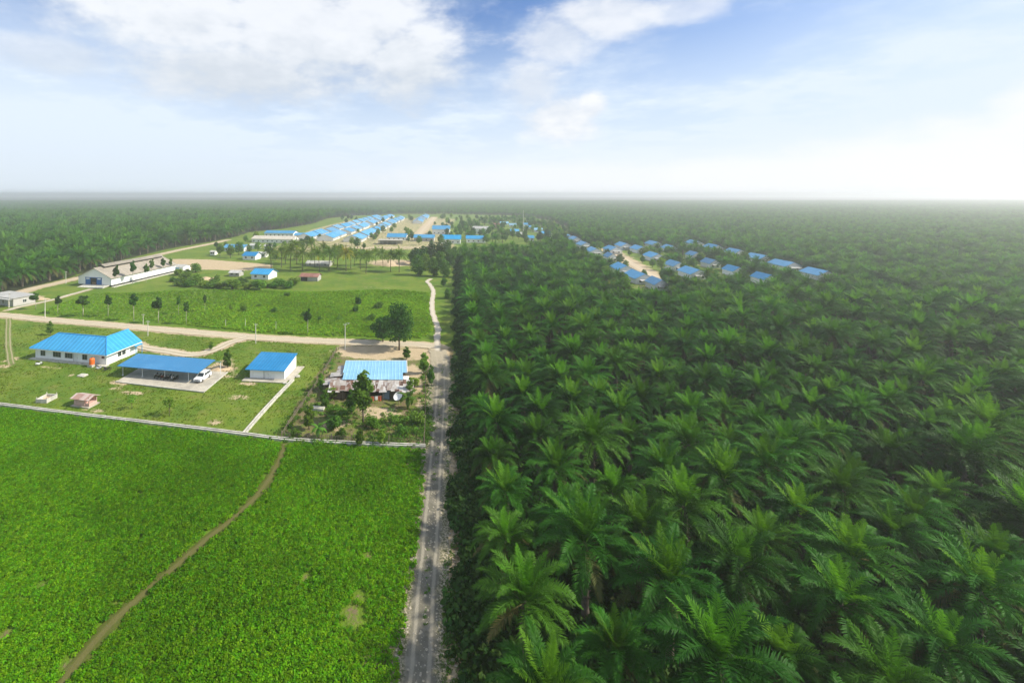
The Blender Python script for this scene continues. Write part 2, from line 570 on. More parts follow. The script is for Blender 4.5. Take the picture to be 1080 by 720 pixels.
CROP_NEAR = G([(-260, 402), (0, 429.5), (110, 443), (250, 460), (296, 467), (449, 474), (446, 520), (440, 580), (430, 640), (419, 720), (412, 780), (-420, 780)])
CROP_FAR = G([(40, 331), (62, 320), (100, 309), (125, 309), (150, 309), (190, 306), (240, 305), (290, 307), (330, 308), (420, 306), (453, 309), (452, 325), (455, 338), (456, 350), (446, 357), (380, 355), (300, 352.5), (225, 346), (150, 339), (100, 336)])
YARD = G([(-200, 345), (0, 340), (60, 343), (150, 350), (225, 357), (340, 363), (358, 366), (340, 395), (300, 464), (255, 458), (110, 440), (0, 426), (-200, 408)])
HUT_YARD = G([(358, 366), (440, 370), (452, 372), (450, 470), (290, 464), (335, 405)])

BALD = ((44, 617, .7), (122, 636, .6), (4, 670, .9), (265, 565, .6), (322, 607, .7), (372, 648, 1.5), (380, 628, .9), (258, 600, .4), (388, 585, .8), (70, 700, .9), (150, 520, .6), (205, 665, .5))
CLEAR = G([(-500, 420), (-60, 332), (0, 314.5), (40, 300.5), (86, 288.5), (130, 274), (180, 262), (222, 255), (245, 250.5), (263, 245), (300, 241), (330, 236), (345, 230.5), (372, 227.5), (420, 226), (470, 226), (540, 227), (580, 232), (600, 240)])
CLEAR += [Vector((160, 440, 0)), Vector((95, 352, 0)), Vector((SLOPE * 352 + 2, 352, 0)), Vector((SLOPE * 30 + 2, 30, 0)), Vector((2, 5, 0)), Vector((-900, 5, 0))]
VILLAGE = [Vector(p + (0,)) for p in ((96, 345), (100, 262), (104, 215), (150, 200), (178, 240), (205, 270), (225, 310), (232, 360), (205, 400), (160, 430))]
STREET = G([(638, 264), (644, 274), (668, 290), (690, 302), (702, 298), (688, 287), (662, 268)])

VILLAGE_HOUSES = [(600, 249.5), (606, 251.5), (615, 257), (625.5, 263.5), (640, 269), (645.5, 262), (656.7, 258), (672.6, 261.4), (689, 256.5), (705, 260.7), (689, 269), (709.5, 278), (729, 285.7),
                  (656, 281.5), (672.6, 290), (687, 296), (732, 255.7), (727.5, 267.5), (751.5, 260), (774, 265), (799, 270.7), (827, 278), (861, 287), (799, 291), (744.4, 275.4), (768, 283)]
VH = [P(x, y, 3.2) for x, y in VILLAGE_HOUSES]


# ------------------------------------------------------------------ ground: one sheet to the horizon
def build_ground():
    def axis(spans):
        o = []
        for a, b, st in spans: o += list(np.arange(a, b, st))
        return np.array(o + [spans[-1][1]])
    xs = axis([(-5600, -1200, 400), (-1200, -260, 40), (-260, -150, 1.5), (-150, 20, .7), (20, 90, 1.5), (90, 400, 5), (400, 1200, 40), (1200, 5600, 400)])
    ys = axis([(-400, 24, 20), (24, 160, .7), (160, 320, 1.5), (320, 620, 4), (620, 1000, 10), (1000, 6000, 200)])
    X, Y = np.meshgrid(xs, ys)
    nx, ny = len(xs), len(ys)
    x, y = X.ravel(), Y.ravel()
    sand = np.zeros(x.shape)
    dirt = np.zeros(x.shape)
    lush = np.zeros(x.shape)
    for ln, hw, sf, v in ((ROAD, 2.2, 2.6, .8), (CROSS, 2.0, 2.6, 1), (PATH, .5, 1.0, .9), (BARN_PATH, .9, 1.6, .9), (EDGE_ROAD, 2.5, 3, 1), (YARD_TRACK, 1.6, 2.2, .8), (TOWN_ROAD, 4, 6, 1),
                          (TOWN_FRONT, 3, 6, .9), (VILLAGE_ROAD, 4, 5, .9)):
        sand = np.maximum(sand, v * fall(seg_dist(x, y, ln) - hw, sf))
    for ln, hw, sf, v in ((SIDE_TRACK, .7, 1.0, .6), (FIELD_PATH, .5, 1.0, .6), (ROAD, 3.6, 3.0, .75)):
        dirt = np.maximum(dirt, v * fall(seg_dist(x, y, ln) - hw, sf))
    sand = np.maximum(sand, fall(sdf(x, y, SAND_LOT), 5))
    for px, py, rx, ry, v in ((231, 389, 4.5, 4, .9), (233, 384, 2.5, 5, .8), (128, 403, 3.4, 1.6, .75), (140, 414, 3.2, 1.0, .8), (122, 409, 2, 1.5, .5), (225, 444.5, 1.6, 1.4, .7), (250, 419, 3, 2.0, .55), (263, 404, 2.4, 1.0, .8),
                              (87, 396, 1.6, 1.0, .7), (75, 395, 1, .8, .6), (55, 387, 5, .6, .55), (12, 379, 2, 2.4, .7), (4, 386, 2.5, 1.4, .7), (395, 371, 11, 5.5, 1), (433, 393, 3.6, 6, .8), (440, 405, 2.8, 5, .75), (445, 425, 1.4, 6, .6),
                              (402, 435, 4.5, 3, .75), (355, 447, 4, 4, .5), (375, 372, 6, 4, .9), (437, 372, 4, 6, .9), (217, 294, 7, 5, .9), (415, 277, 18, 16, .8), (30, 313, 7, 4, .9), (94, 320, 4, .6, .8), (118, 325, 7, .5, .6), (440, 311, 10, 2, .4),
                              (360, 312, 22, 1.0, .5), (235, 395, 5, 2, .6), (345, 392, 1.6, 2.5, .5), (395, 303, 12, 1.5, .5), (55, 419, 3, 1.4, .4), (98, 432, 3.5, 1.2, .55)):
        c = P(px, py)
        ca, sa = math.cos(R(-12)), math.sin(R(-12))
        u = ((x - c.x) * ca + (y - c.y) * sa) / rx
        w = (-(x - c.x) * sa + (y - c.y) * ca) / ry
        sand = np.maximum(sand, v * np.clip(1.55 - np.hypot(u, w), 0, 1))
    dirt = np.maximum(dirt, .55 * fall(sdf(x, y, HUT_YARD), 1.5))
    for a in ([(341, 394), (330, 410)], [(330, 446), (350, 440)], [(348, 380), (318, 425), (297, 462)], [(360, 366), (345, 385)]):
        dirt = np.maximum(dirt, .6 * fall(seg_dist(x, y, G(a)) - .8, 1.2))
    lush = np.maximum(lush, fall(sdf(x, y, CROP_NEAR), .5))
    lush = np.maximum(lush, .85 * fall(sdf(x, y, CROP_FAR), 6))
    lush *= 1 - np.clip(dirt * (seg_dist(x, y, FIELD_PATH) < 2), 0, 1)
    lush = np.maximum(lush, np.where((x > SLOPE * y - 1) & (x < SLOPE * y + 8) & (y > 125), .55, 0))
    for px, py, r in BALD:
        c = P(px, py)
        q = np.clip(1.4 - np.hypot(x - c.x, (y - c.y) * .8) / r, 0, 1)
        dirt = np.maximum(dirt, .55 * q)
        lush *= 1 - .8 * q
    # the settlement's trodden ground: half sand, half grass
    town = G([(290, 262), (330, 242), (370, 232), (440, 230), (480, 231), (470, 246), (480, 262), (300, 266)])
    sand = np.maximum(sand, .56 * fall(sdf(x, y, town), 10))
    sand = np.maximum(sand, .30 * fall(sdf(x, y, VILLAGE), 8))
    for h in VH: sand = np.maximum(sand, .50 * np.clip(1.5 - np.hypot(x - h.x, y - h.y) / 10, 0, 1))
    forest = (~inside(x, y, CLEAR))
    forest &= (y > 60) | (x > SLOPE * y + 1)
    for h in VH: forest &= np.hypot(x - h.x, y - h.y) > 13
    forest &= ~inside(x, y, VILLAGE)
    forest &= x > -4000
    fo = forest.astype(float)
    pale = np.zeros(x.shape)
    z = np.zeros(x.shape)
    near = (np.abs(x) < 400) & (y < 620)
    z[near] = .06 * np.sin(x[near] * .31 + 1.3 * np.sin(y[near] * .17)) * np.sin(y[near] * .27) - .06
    v = np.stack([x, y, z], 1)
    me = bpy.data.meshes.new('ground')
    i = np.arange((ny - 1) * (nx - 1))
    r, c = i // (nx - 1), i % (nx - 1)
    a = r * nx + c
    q = np.stack([a, a + 1, a + nx + 1, a + nx], 1)
    me.vertices.add(len(v)); me.vertices.foreach_set('co', v.ravel())
    me.loops.add(q.size); me.loops.foreach_set('vertex_index', q.ravel())
    me.polygons.add(len(q))
    me.polygons.foreach_set('loop_start', np.arange(len(q)) * 4)
    me.polygons.foreach_set('loop_total', np.full(len(q), 4))
    me.polygons.foreach_set('use_smooth', np.ones(len(q), bool))
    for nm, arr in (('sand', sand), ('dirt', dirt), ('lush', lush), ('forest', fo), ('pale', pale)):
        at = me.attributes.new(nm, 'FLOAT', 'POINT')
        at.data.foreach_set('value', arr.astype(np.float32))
    me.update(calc_edges=True)
    m, n, b = material('ground')
    pos = n.new('ShaderNodeNewGeometry').outputs['Position']
    n1, n2, n3, n4 = n.noise(pos, .07, 5), n.noise(pos, .45, 5), n.noise(pos, 3.0, 4), n.noise(pos, .22, 5, .65)
    g = n.mix(n.step(n.math('ADD', n.math('MULTIPLY', n1, .6), n.math('MULTIPLY', n2, .4)), .38, .62), (.085, .165, .014), (.170, .225, .026))
    g = n.mix(n.math('MULTIPLY', n.step(n4, .50, .70), .65), g, (.215, .195, .055))
    g = n.mix(n.math('MULTIPLY', n3, .35), g, (.05, .11, .010))
    g = n.mix(n.math('MULTIPLY', n.attr('lush').outputs['Fac'], .9), g, n.mix(n2, (.065, .15, .006), (.135, .225, .012)))
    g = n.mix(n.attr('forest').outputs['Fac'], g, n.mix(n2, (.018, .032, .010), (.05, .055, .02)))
    g = n.mix(n.attr('pale').outputs['Fac'], g, n.mix(n2, (.11, .19, .03), (.17, .23, .05)))
    rag = n.math('ADD', n.math('MULTIPLY', n.math('SUBTRACT', n2, .5), .9), n.math('MULTIPLY', n.math('SUBTRACT', n3, .5), .7))
    dm = n.step(n.math('ADD', n.attr('dirt').outputs['Fac'], rag), .38, .68)
    g = n.mix(dm, g, n.mix(n3, (.11, .085, .042), (.22, .17, .095)))
    sm = n.step(n.math('ADD', n.attr('sand').outputs['Fac'], rag), .42, .66)
    sc = n.mix(n2, (.40, .30, .17), (.62, .50, .33))
    sc = n.mix(n.math('MULTIPLY', n3, .3), sc, (.24, .19, .12))
    g = n.mix(sm, g, sc)
    n.put(b.inputs['Base Color'], g)
    b.inputs['Roughness'].default_value = .95
    b.inputs['Specular IOR Level'].default_value = .15
    n.put(b.inputs['Normal'], n.bump(n.math('ADD', n3, n.math('MULTIPLY', n.noise(pos, 9, 3), .5)), .7, .25))
    me.materials.append(m)
    return tag(link('ground', me), kind='structure')


build_ground()


# ------------------------------------------------------------------ roads: ragged ribbons just above the ground
def spline(pts, step):
    out = []
    p = [Vector(q) for q in pts]
    p = [p[0] * 2 - p[1]] + p + [p[-1] * 2 - p[-2]]
    for k in range(1, len(p) - 2):
        n = max(1, int((p[k + 1] - p[k]).length / step))
        for j in range(n):
            t = j / n
            out.append(.5 * ((2 * p[k]) + (-p[k - 1] + p[k + 1]) * t + (2 * p[k - 1] - 5 * p[k] + 4 * p[k + 1] - p[k + 2]) * t * t + (-p[k - 1] + 3 * p[k] - 3 * p[k + 1] + p[k + 2]) * t ** 3))
    out.append(p[-2])
    return out


def ribbon(name, pts, w, mat, z, step=1.2, rag=.25, across=7):
    c = spline(pts, step)
    v, f, uv = [], [], []
    rr = random.Random(hash(name) % 1000 if False else len(name) * 17)
    L = 0
    ph = [rr.uniform(0, 6) for _ in range(6)]
    for k, p in enumerate(c):
        d = (c[min(k + 1, len(c) - 1)] - c[max(k - 1, 0)]).normalized()
        s = Vector((d.y, -d.x, 0))
        if k: L += (p - c[k - 1]).length
        hl = w / 2 + rag * (math.sin(L * .7 + ph[0]) + .6 * math.sin(L * 1.9 + ph[1])) * .5 + rr.uniform(-rag, rag) * .3
        hr = w / 2 + rag * (math.sin(L * .8 + ph[2]) + .6 * math.sin(L * 2.1 + ph[3])) * .5 + rr.uniform(-rag, rag) * .3
        for j in range(across):
            t = j / (across - 1)
            o = -hl + (hl + hr) * t
            q = p + s * o
            v.append((q.x, q.y, z - .02 * abs(2 * t - 1) ** 3))
            uv.append((o, L))
    for k in range(len(c) - 1):
        for j in range(across - 1):
            a = k * across + j
            f.append((a, a + 1, a + across + 1, a + across))
    me = raw_mesh(name, v, f, mat, smooth=True)
    ul = me.uv_layers.new(name='UVMap')
    for lp in me.loops: ul.data[lp.index].uv = uv[lp.vertex_index]
    return tag(link(name, me), kind='structure')


def track_mat(name, base, base2, track, track2, off=.85, tw=.38, edge=None, amount=.85, turn=None):
    """a vehicle track: two pale wheel lines in a darker stony bed, stones and grass mixed in at the sides"""
    m, n, b = material(name)
    u, v, _ = n.xyz(n.new('ShaderNodeUVMap').outputs[0])
    pos = n.new('ShaderNodeNewGeometry').outputs['Position']
    n1, n2, n3 = n.noise(pos, .6, 5), n.noise(pos, 3.5, 5, .7), n.noise(pos, .15, 3)
    wob = n.math('MULTIPLY', n.math('SUBTRACT', n3, .5), .5)
    a = n.math('ABSOLUTE', n.math('ADD', u, wob))
    d = n.math('ABSOLUTE', n.math('SUBTRACT', a, off))
    wheel = n.step(n.math('ADD', d, n.math('MULTIPLY', n.math('SUBTRACT', n2, .5), .5)), tw, tw * .35)
    col = n.mix(n2, base, base2)
    col = n.mix(n.math('MULTIPLY', wheel, amount), col, n.mix(n2, track, track2))
    if edge:
        e = n.step(n.math('ADD', a, n.math('MULTIPLY', n.math('SUBTRACT', n1, .5), 1.4)), off + .35, off + .9)
        col = n.mix(n.math('MULTIPLY', e, .85), col, n.mix(n.step(n2, .42, .60), edge[0], edge[1]))
    patch = n.step(n.noise(pos, .35, 5, .65), .50, .66)
    col = n.mix(n.math('MULTIPLY', patch, .35), col, n.mix(n2, track, track2))
    if turn:
        tf = n.step(n.math('ADD', v, n.math('MULTIPLY', n.math('SUBTRACT', n1, .5), 30)), turn[0], turn[1])
        col = n.mix(n.math('MULTIPLY', tf, .8), col, n.mix(n2, (.30, .26, .18), (.52, .45, .33)))
    n.put(b.inputs['Base Color'], col)
    b.inputs['Roughness'].default_value = .95
    b.inputs['Specular IOR Level'].default_value = .15
    n.put(b.inputs['Normal'], n.bump(n2, .6, .12))
    return m


M['gravel'] = track_mat('gravel', (.105, .098, .075), (.20, .185, .14), (.29, .26, .20), (.44, .40, .31), .80, .28, ((.075, .085, .03), (.36, .31, .21)), .6, (70, 105))
M['sand_track'] = track_mat('sand_track', (.30, .25, .17), (.46, .39, .27), (.48, .42, .31), (.64, .56, .43), .9, .6, ((.34, .28, .17), (.58, .48, .33)))
M['pale_path'] = track_mat('pale_path', (.38, .34, .26), (.54, .48, .37), (.48, .43, .34), (.60, .54, .43), .2, .5)
M['sand_road'] = track_mat('sand_road', (.36, .28, .18), (.55, .45, .31), (.50, .42, .30), (.62, .53, .40), .9, .5)
M['field_dirt'] = track_mat('field_dirt', (.055, .078, .012), (.10, .11, .02), (.10, .094, .028), (.15, .135, .05), .1, .35, None, .8)
M['grass_track'] = track_mat('grass_track', (.11, .16, .03), (.16, .20, .05), (.30, .25, .15), (.40, .34, .22), .45, .22)

ribbon('gravel_road', ROAD, 5.0, M['gravel'], .05, 1.0, .35, 13)
ribbon('cross_road', CROSS, 5.6, M['sand_track'], .058, 1.2, .5, 13)
ribbon('sandy_path', PATH, 1.9, M['pale_path'], .066, 1.0, .3)
ribbon('barn_path', BARN_PATH, 2.0, M['pale_path'], .074, 1.2, .3)
ribbon('forest_edge_road', EDGE_ROAD, 6.0, M['sand_road'], .054, 1.5, .8, 9)
ribbon('yard_track', YARD_TRACK, 3.4, M['sand_track'], .078, 1.0, .4, 9)
ribbon('side_track_path', SIDE_TRACK, 1.7, M['grass_track'], .05, 1.0, .2)
ribbon('field_path', FIELD_PATH, 1.8, M['field_dirt'], .05, .8, .25)
ribbon('settlement_road', TOWN_ROAD, 9.0, M['sand_road'], .05, 4, 1.0)
ribbon('settlement_front_road', TOWN_FRONT, 6.0, M['sand_road'], .058, 4, 1.0)
ribbon('village_road', VILLAGE_ROAD, 6.0, M['sand_road'], .05, 3, .9)


# ------------------------------------------------------------------ vegetation prototypes
def frond_arrays(rng, L, el0, droop, nleaf, lw, llen, seg=12, base=.16, plume=.35, fine=True, sag=.35):
    """one pinnate frond in local coords: grows along +x, up is z. returns verts, faces"""
    v, f = [], []
    th, x, z = el0, 0.0, 0.0
    ctr = [(0.0, 0.0, th)]
    for k in range(seg):
        s = (k + .5) / seg
        th = el0 - droop * (s ** 1.35)
        x += math.cos(th) * L / seg
        z += math.sin(th) * L / seg
        ctr.append((x, z, th))
    side = rng.uniform(-.06, .06)
    def at(s):
        q = min(max(s, 0), .9999) * seg
        k = int(q); t = q - k
        a, b = ctr[k], ctr[k + 1]
        return a[0] + (b[0] - a[0]) * t, a[1] + (b[1] - a[1]) * t, a[2] + (b[2] - a[2]) * t
    # rachis: a thin three-sided stalk
    for k in range(seg + 1):
        cx, cz, t = ctr[k]
        r = .075 * (1 - k / seg) + .012
        sy = side * L * (k / seg) ** 2
        nx, nz = -math.sin(t), math.cos(t)
        v += [(cx, sy + r, cz), (cx + nx * r, sy, cz + nz * r), (cx, sy - r, cz)]
    for k in range(seg):
        a = 3 * k
        f += [(a, a + 1, a + 4, a + 3), (a + 1, a + 2, a + 5, a + 4)]
    for sd in (1, -1):
        for j in range(nleaf):
            s = base + (1 - base) * (j + rng.random() * .6) / nleaf
            cx, cz, t = at(s)
            sy = side * L * s * s
            q = (s - base) / (1 - base)
            ln = llen * (.45 + .75 * math.sin(PI * min(1, q * .82 + .16))) * (1 - .45 * q ** 4) * rng.uniform(.88, 1.1)
            fw = .45 + .75 * q + rng.uniform(-.12, .12)          # sweep forward
            up = rng.uniform(-plume, plume) + .18
            tx, tz = math.cos(t), math.sin(t)
            nx, nz = -math.sin(t), math.cos(t)
            d = Vector((tx * fw + nx * up, sd * 1.0, tz * fw + nz * up)).normalized()
            p0 = Vector((cx, sy, cz))
            p1 = p0 + d * ln * .5
            d2 = (d + Vector((0, 0, -sag * rng.uniform(.6, 1.6)))).normalized()
            p2 = p1 + d2 * ln * .5
            w = Vector((tx, 0, tz)) * lw * .5
            i = len(v)
            if fine:
                v += [tuple(p0 - w * .7), tuple(p0 + w * .7), tuple(p1 + w), tuple(p1 - w), tuple(p2)]
                f += [(i, i + 1, i + 2, i + 3), (i + 3, i + 2, i + 4)]
            else:
                v += [tuple(p0 - w), tuple(p0 + w), tuple(p2)]
                f.append((i, i + 1, i + 2))
    return v, f


def palm_parts(seed, n=40, nspear=10, L=5.3, nleaf=38, lw=.115, llen=.92, trunk_h=6.5, trunk_r=.34, fine=True, lean=.25, droopk=1.0, oldshare=.06, seg=12, spear_len=.9):
    """returns {'crown':(v,f,idx), 'spear':(v,f), 'trunk':(v,f)}"""
    rng = random.Random(seed)
    cv, cf, ci, sv, sf = [], [], [], [], []
    top = Vector((rng.uniform(-lean, lean), rng.uniform(-lean, lean), trunk_h))
    az = rng.uniform(0, 6.28)
    for k in range(n):
        q = k / (n - 1)
        az += 2.39996 + rng.uniform(-.15, .15)
        sp = k < nspear
        if sp:
            el = R(86 - 26 * k / max(1, nspear - 1) + rng.uniform(-7, 7))
            dr = R(10 + 26 * k / nspear + rng.uniform(-5, 8))
            ln = L * spear_len * rng.uniform(.72, 1.02)
        else:
            el = R(72 - 84 * ((k - nspear) / (n - nspear)) ** 1.0 + rng.uniform(-7, 7))
            dr = R((58 + 34 * math.sin(PI * min(1, q * 1.05))) * droopk + rng.uniform(-14, 14))
            ln = L * rng.uniform(.9, 1.1)
        v, f = frond_arrays(rng, ln, el, dr, int(nleaf * (.8 if sp else 1)), lw * (1.0 if sp else 1.0), llen * (.75 if sp else 1), seg, fine=fine)
        a = np.array(v)
        roll = rng.uniform(-.35, .35)
        y, z = a[:, 1].copy(), a[:, 2].copy()
        ca, sa = math.cos(az), math.sin(az)
        y2 = y * math.cos(roll); z2 = z + y * math.sin(roll)
        r0 = .22 + .12 * q
        x = a[:, 0] + r0
        w = np.stack([x * ca - y2 * sa + top.x, x * sa + y2 * ca + top.y, z2 + top.z + .35 * (1 - q)], 1)
        if sp:
            i = len(sv); sv += [tuple(t) for t in w]; sf += [tuple(i + j for j in t) for t in f]
        else:
            i = len(cv); cv += [tuple(t) for t in w]; cf += [tuple(i + j for j in t) for t in f]
            ci += [1 if (q > .85 and rng.random() < oldshare * 6) else 0] * len(f)
    mb = MB()
    pts, rad = [], []
    nst = 9
    for k in range(nst + 1):
        t = k / nst
        pts.append((top.x * t * t, top.y * t * t, -.3 + (trunk_h + .5) * t))
        rad.append(trunk_r * (1.18 - .22 * t) * (1.07 if k % 2 else .93))
    mb.tube(pts, rad, 9)
    if fine and trunk_r > .3:                          # stubs of cut fronds round the trunk
        for k in range(46):
            t = .25 + .75 * k / 46
            a = k * 2.4
            r = trunk_r * (1.1 - .2 * t)
            p = Vector((top.x * t * t + math.cos(a) * r * .8, top.y * t * t + math.sin(a) * r * .8, trunk_h * t))
            mb.tube([p, p + Vector((math.cos(a) * .28, math.sin(a) * .28, .34))], [.09, .05], 4)
    return dict(crown=(cv, cf, ci), spear=(sv, sf), trunk=(mb.v, mb.f))


def palm_meshes(parts, name, leafm='palm_leaf', spearm='palm_spear', oldm='palm_old', barkm='palm_bark'):
    return (raw_mesh(name + '_trunk', *parts['trunk'], M[barkm], smooth=True),
            raw_mesh(name + '_crown', parts['crown'][0], parts['crown'][1], [M[leafm], M[oldm]], parts['crown'][2]),
            raw_mesh(name + '_spear', *parts['spear'], M[spearm]))


def palm_joined(parts, name):
    v, f, ix = [], [], []
    for key, mi in (('trunk', 0), ('crown', 1), ('spear', 2)):
        i = len(v)
        v += list(parts[key][0])
        f += [tuple(i + j for j in t) for t in parts[key][1]]
        ix += [mi] * len(parts[key][1]) if key != 'crown' else [3 if q else 1 for q in parts[key][2]]
    return raw_mesh(name, v, f, [M['palm_bark'], M['palm_leaf'], M['palm_spear'], M['palm_old']], ix)


def leaf_cloud(rng, lobes, n, size, flat=.5, gap=.0):
    """n rhombic leaves spread through ellipsoid lobes (cx,cy,cz,rx,ry,rz), denser near their skins"""
    w = np.array([l[3] * l[4] * l[5] for l in lobes]) ** .75
    pick = rng.choice(len(lobes), n, p=w / w.sum())
    Lb = np.array(lobes)[pick]
    d = rng.normal(size=(n, 3)); d /= np.linalg.norm(d, axis=1)[:, None]
    r = 1 - .55 * rng.rand(n) ** 2.0
    # clumps: bunch the leaves around twig directions
    tw = rng.normal(size=(70, 3)); tw /= np.linalg.norm(tw, axis=1)[:, None]
    near = tw[rng.randint(0, 70, n)]
    d = d * .42 + near * .9; d /= np.linalg.norm(d, axis=1)[:, None]
    c = Lb[:, :3] + d * Lb[:, 3:6] * r[:, None]
    nrm = d * .6 + rng.normal(size=(n, 3)) * .55 + np.array([0, 0, flat])
    nrm /= np.linalg.norm(nrm, axis=1)[:, None]
    t = np.cross(nrm, rng.normal(size=(n, 3))); t /= np.linalg.norm(t, axis=1)[:, None]
    b = np.cross(nrm, t)
    s = size * (.6 + .8 * rng.rand(n))[:, None]
    v = np.stack([c - t * s, c + b * s * .5 - nrm * s * .08, c + t * s, c - b * s * .5 - nrm * s * .08], 1).reshape(-1, 3)
    k = np.arange(n) * 4
    return v, np.stack([k, k + 1, k + 2, k + 3], 1).tolist()


def broad_tree_meshes(seed, name, leafm, n=2600, size=.22, trunk_frac=.28, barkm='bark', spread=.5, lobes=9, tall=1.0, trunk_r=.024):
    """a tree of unit height: trunk with limbs, crown of leaf clumps; width = spread"""
    rng = np.random.RandomState(seed)
    lb = []
    top = 1.0
    c0 = trunk_frac + (1 - trunk_frac) * .5
    for k in range(lobes):
        a = k * 2.4 + rng.rand()
        q = k / max(1, lobes - 1)
        zz = trunk_frac + .10 + (1 - trunk_frac - .22) * q
        rad = spread * .5 * (1 - abs(q - .38) ** 1.4 * .95)
        rr = rad * .58 * rng.uniform(.5, 1.0)
        lr = rad * rng.uniform(.46, .70)
        lb.append((math.cos(a) * rr, math.sin(a) * rr, zz, lr, lr, lr * rng.uniform(.65, .9) * tall))
    v, f = leaf_cloud(rng, lb, n, size)
    crown = raw_mesh(name + '_crown', v, f, M[leafm])
    mb = MB()
    mb.tube([(0, 0, -.02), (.004, .002, trunk_frac * .5), (0, .004, trunk_frac), (.008, 0, c0)], [trunk_r * 1.25, trunk_r, trunk_r * .85, trunk_r * .4], 8)
    for l in lb:
        z0 = trunk_frac * rng.uniform(.75, 1.15)
        mb.tube([(0, 0, z0), (l[0] * .5, l[1] * .5, (z0 + l[2]) * .5), (l[0], l[1], l[2])], [trunk_r * .5, trunk_r * .35, trunk_r * .12], 5)
    trunk = mb.mesh(name + '_trunk', M[barkm], True)
    return trunk, crown


def shrub_mesh(seed, name, leafm, n=700, size=.2, lobes=5):
    """a bush of unit width and height 1"""
    rng = np.random.RandomState(seed)
    lb = []
    for k in range(lobes):
        a = rng.rand() * 6.28
        r = .26 * rng.rand() ** .5
        lr = rng.uniform(.16, .27)
        h = rng.uniform(.25, .72)
        lb.append((math.cos(a) * r, math.sin(a) * r, h, lr, lr, min(h, .28 + lr * .6)))
    v, f = leaf_cloud(rng, lb, n, size)
    v[:, 2] = np.maximum(v[:, 2], 0)
    stem = MB()
    for l in lb: stem.tube([(0, 0, -.03), (l[0] * .6, l[1] * .6, l[2] * .6), (l[0], l[1], l[2])], [.02, .014, .006], 4)
    return raw_mesh(name + '_foliage', v, f, M[leafm]), stem.mesh(name + '_stem', M['bark'])


def plant(name, meshes, parts, loc, sc, rz, label, cat, group=None):
    """a plant: an Empty at its foot with one child per part"""
    r = empty(name, loc, rz, label, cat, group)
    r.scale = sc if hasattr(sc, '__len__') else (sc, sc, sc)
    for me, pn in zip(meshes, parts): link(pn, me, r)
    return r


# ------------------------------------------------------------------ scatter by geometry nodes (only for stuff nobody could count)
def scatter(name, pts, rot, scl, kinds, sources, label=None, cat=None, group=None):
    col = bpy.data.collections.new(name + '_sources')
    for k, me in enumerate(sources):
        col.objects.link(bpy.data.objects.new('%s_source_%02d' % (name, k), me))
    me = bpy.data.meshes.new(name)
    n = len(pts)
    me.vertices.add(n)
    me.vertices.foreach_set('co', np.asarray(pts, np.float32).ravel())
    a = me.attributes.new('rot', 'FLOAT_VECTOR', 'POINT'); a.data.foreach_set('vector', np.asarray(rot, np.float32).ravel())
    a = me.attributes.new('scl', 'FLOAT_VECTOR', 'POINT'); a.data.foreach_set('vector', np.asarray(scl, np.float32).ravel())
    a = me.attributes.new('variety', 'INT', 'POINT'); a.data.foreach_set('value', np.asarray(kinds, np.int32))
    o = link(name, me)
    g = bpy.data.node_groups.new(name, 'GeometryNodeTree')
    g.interface.new_socket('Geometry', in_out='INPUT', socket_type='NodeSocketGeometry')
    g.interface.new_socket('Geometry', in_out='OUTPUT', socket_type='NodeSocketGeometry')
    N, Lk = g.nodes, g.links
    gi, go = N.new('NodeGroupInput'), N.new('NodeGroupOutput')
    ip = N.new('GeometryNodeInstanceOnPoints')
    ci = N.new('GeometryNodeCollectionInfo')
    ci.inputs[0].default_value = col
    ci.inputs['Separate Children'].default_value = True
    ci.inputs['Reset Children'].default_value = True
    def named(nm, ty):
        q = N.new('GeometryNodeInputNamedAttribute'); q.data_type = ty; q.inputs[0].default_value = nm
        return q.outputs[0]
    Lk.new(gi.outputs[0], ip.inputs['Points'])
    Lk.new(ci.outputs[0], ip.inputs['Instance'])
    ip.inputs['Pick Instance'].default_value = True
    Lk.new(named('variety', 'INT'), ip.inputs['Instance Index'])
    er = N.new('FunctionNodeEulerToRotation')
    Lk.new(named('rot', 'FLOAT_VECTOR'), er.inputs[0])
    Lk.new(er.outputs[0], ip.inputs['Rotation'])
    Lk.new(named('scl', 'FLOAT_VECTOR'), ip.inputs['Scale'])
    Lk.new(ip.outputs[0], go.inputs[0])
    md = o.modifiers.new('scatter', 'NODES')
    md.node_group = g
    return tag(o, label, cat, group, 'stuff')


def clump_mesh(seed, name, leafm, n=16, r=.35, h=.4, size=.16, up=.8):
    rng = np.random.RandomState(seed)
    a = rng.rand(n) * 6.283
    q = rng.rand(n) ** .6 * r
    c = np.stack([np.cos(a) * q, np.sin(a) * q, h * (.35 + .65 * rng.rand(n)) * (1 - .4 * (q / r) ** 2)], 1)
    nrm = rng.normal(size=(n, 3)) * .42 + np.array([0, 0, up + .25]) + np.stack([np.cos(a), np.sin(a), a * 0], 1) * .35
    nrm /= np.linalg.norm(nrm, axis=1)[:, None]
    t = np.stack([np.cos(a), np.sin(a), a * 0], 1) + rng.normal(size=(n, 3)) * .5
    t -= nrm * (t * nrm).sum(1)[:, None]
    t /= np.linalg.norm(t, axis=1)[:, None]
    b = np.cross(nrm, t)
    s = size * (.7 + .6 * rng.rand(n))[:, None]
    v = np.stack([c - t * s * .8, c + b * s * .62, c + t * s * .55 + b * s * .35, c + t * s * 1.1 - nrm * s * .25, c + t * s * .55 - b * s * .35, c - b * s * .62], 1).reshape(-1, 3)
    k = np.arange(n) * 6
    f = np.stack([k + j for j in range(6)], 1).tolist()
    return raw_mesh(name, v, f, M[leafm])


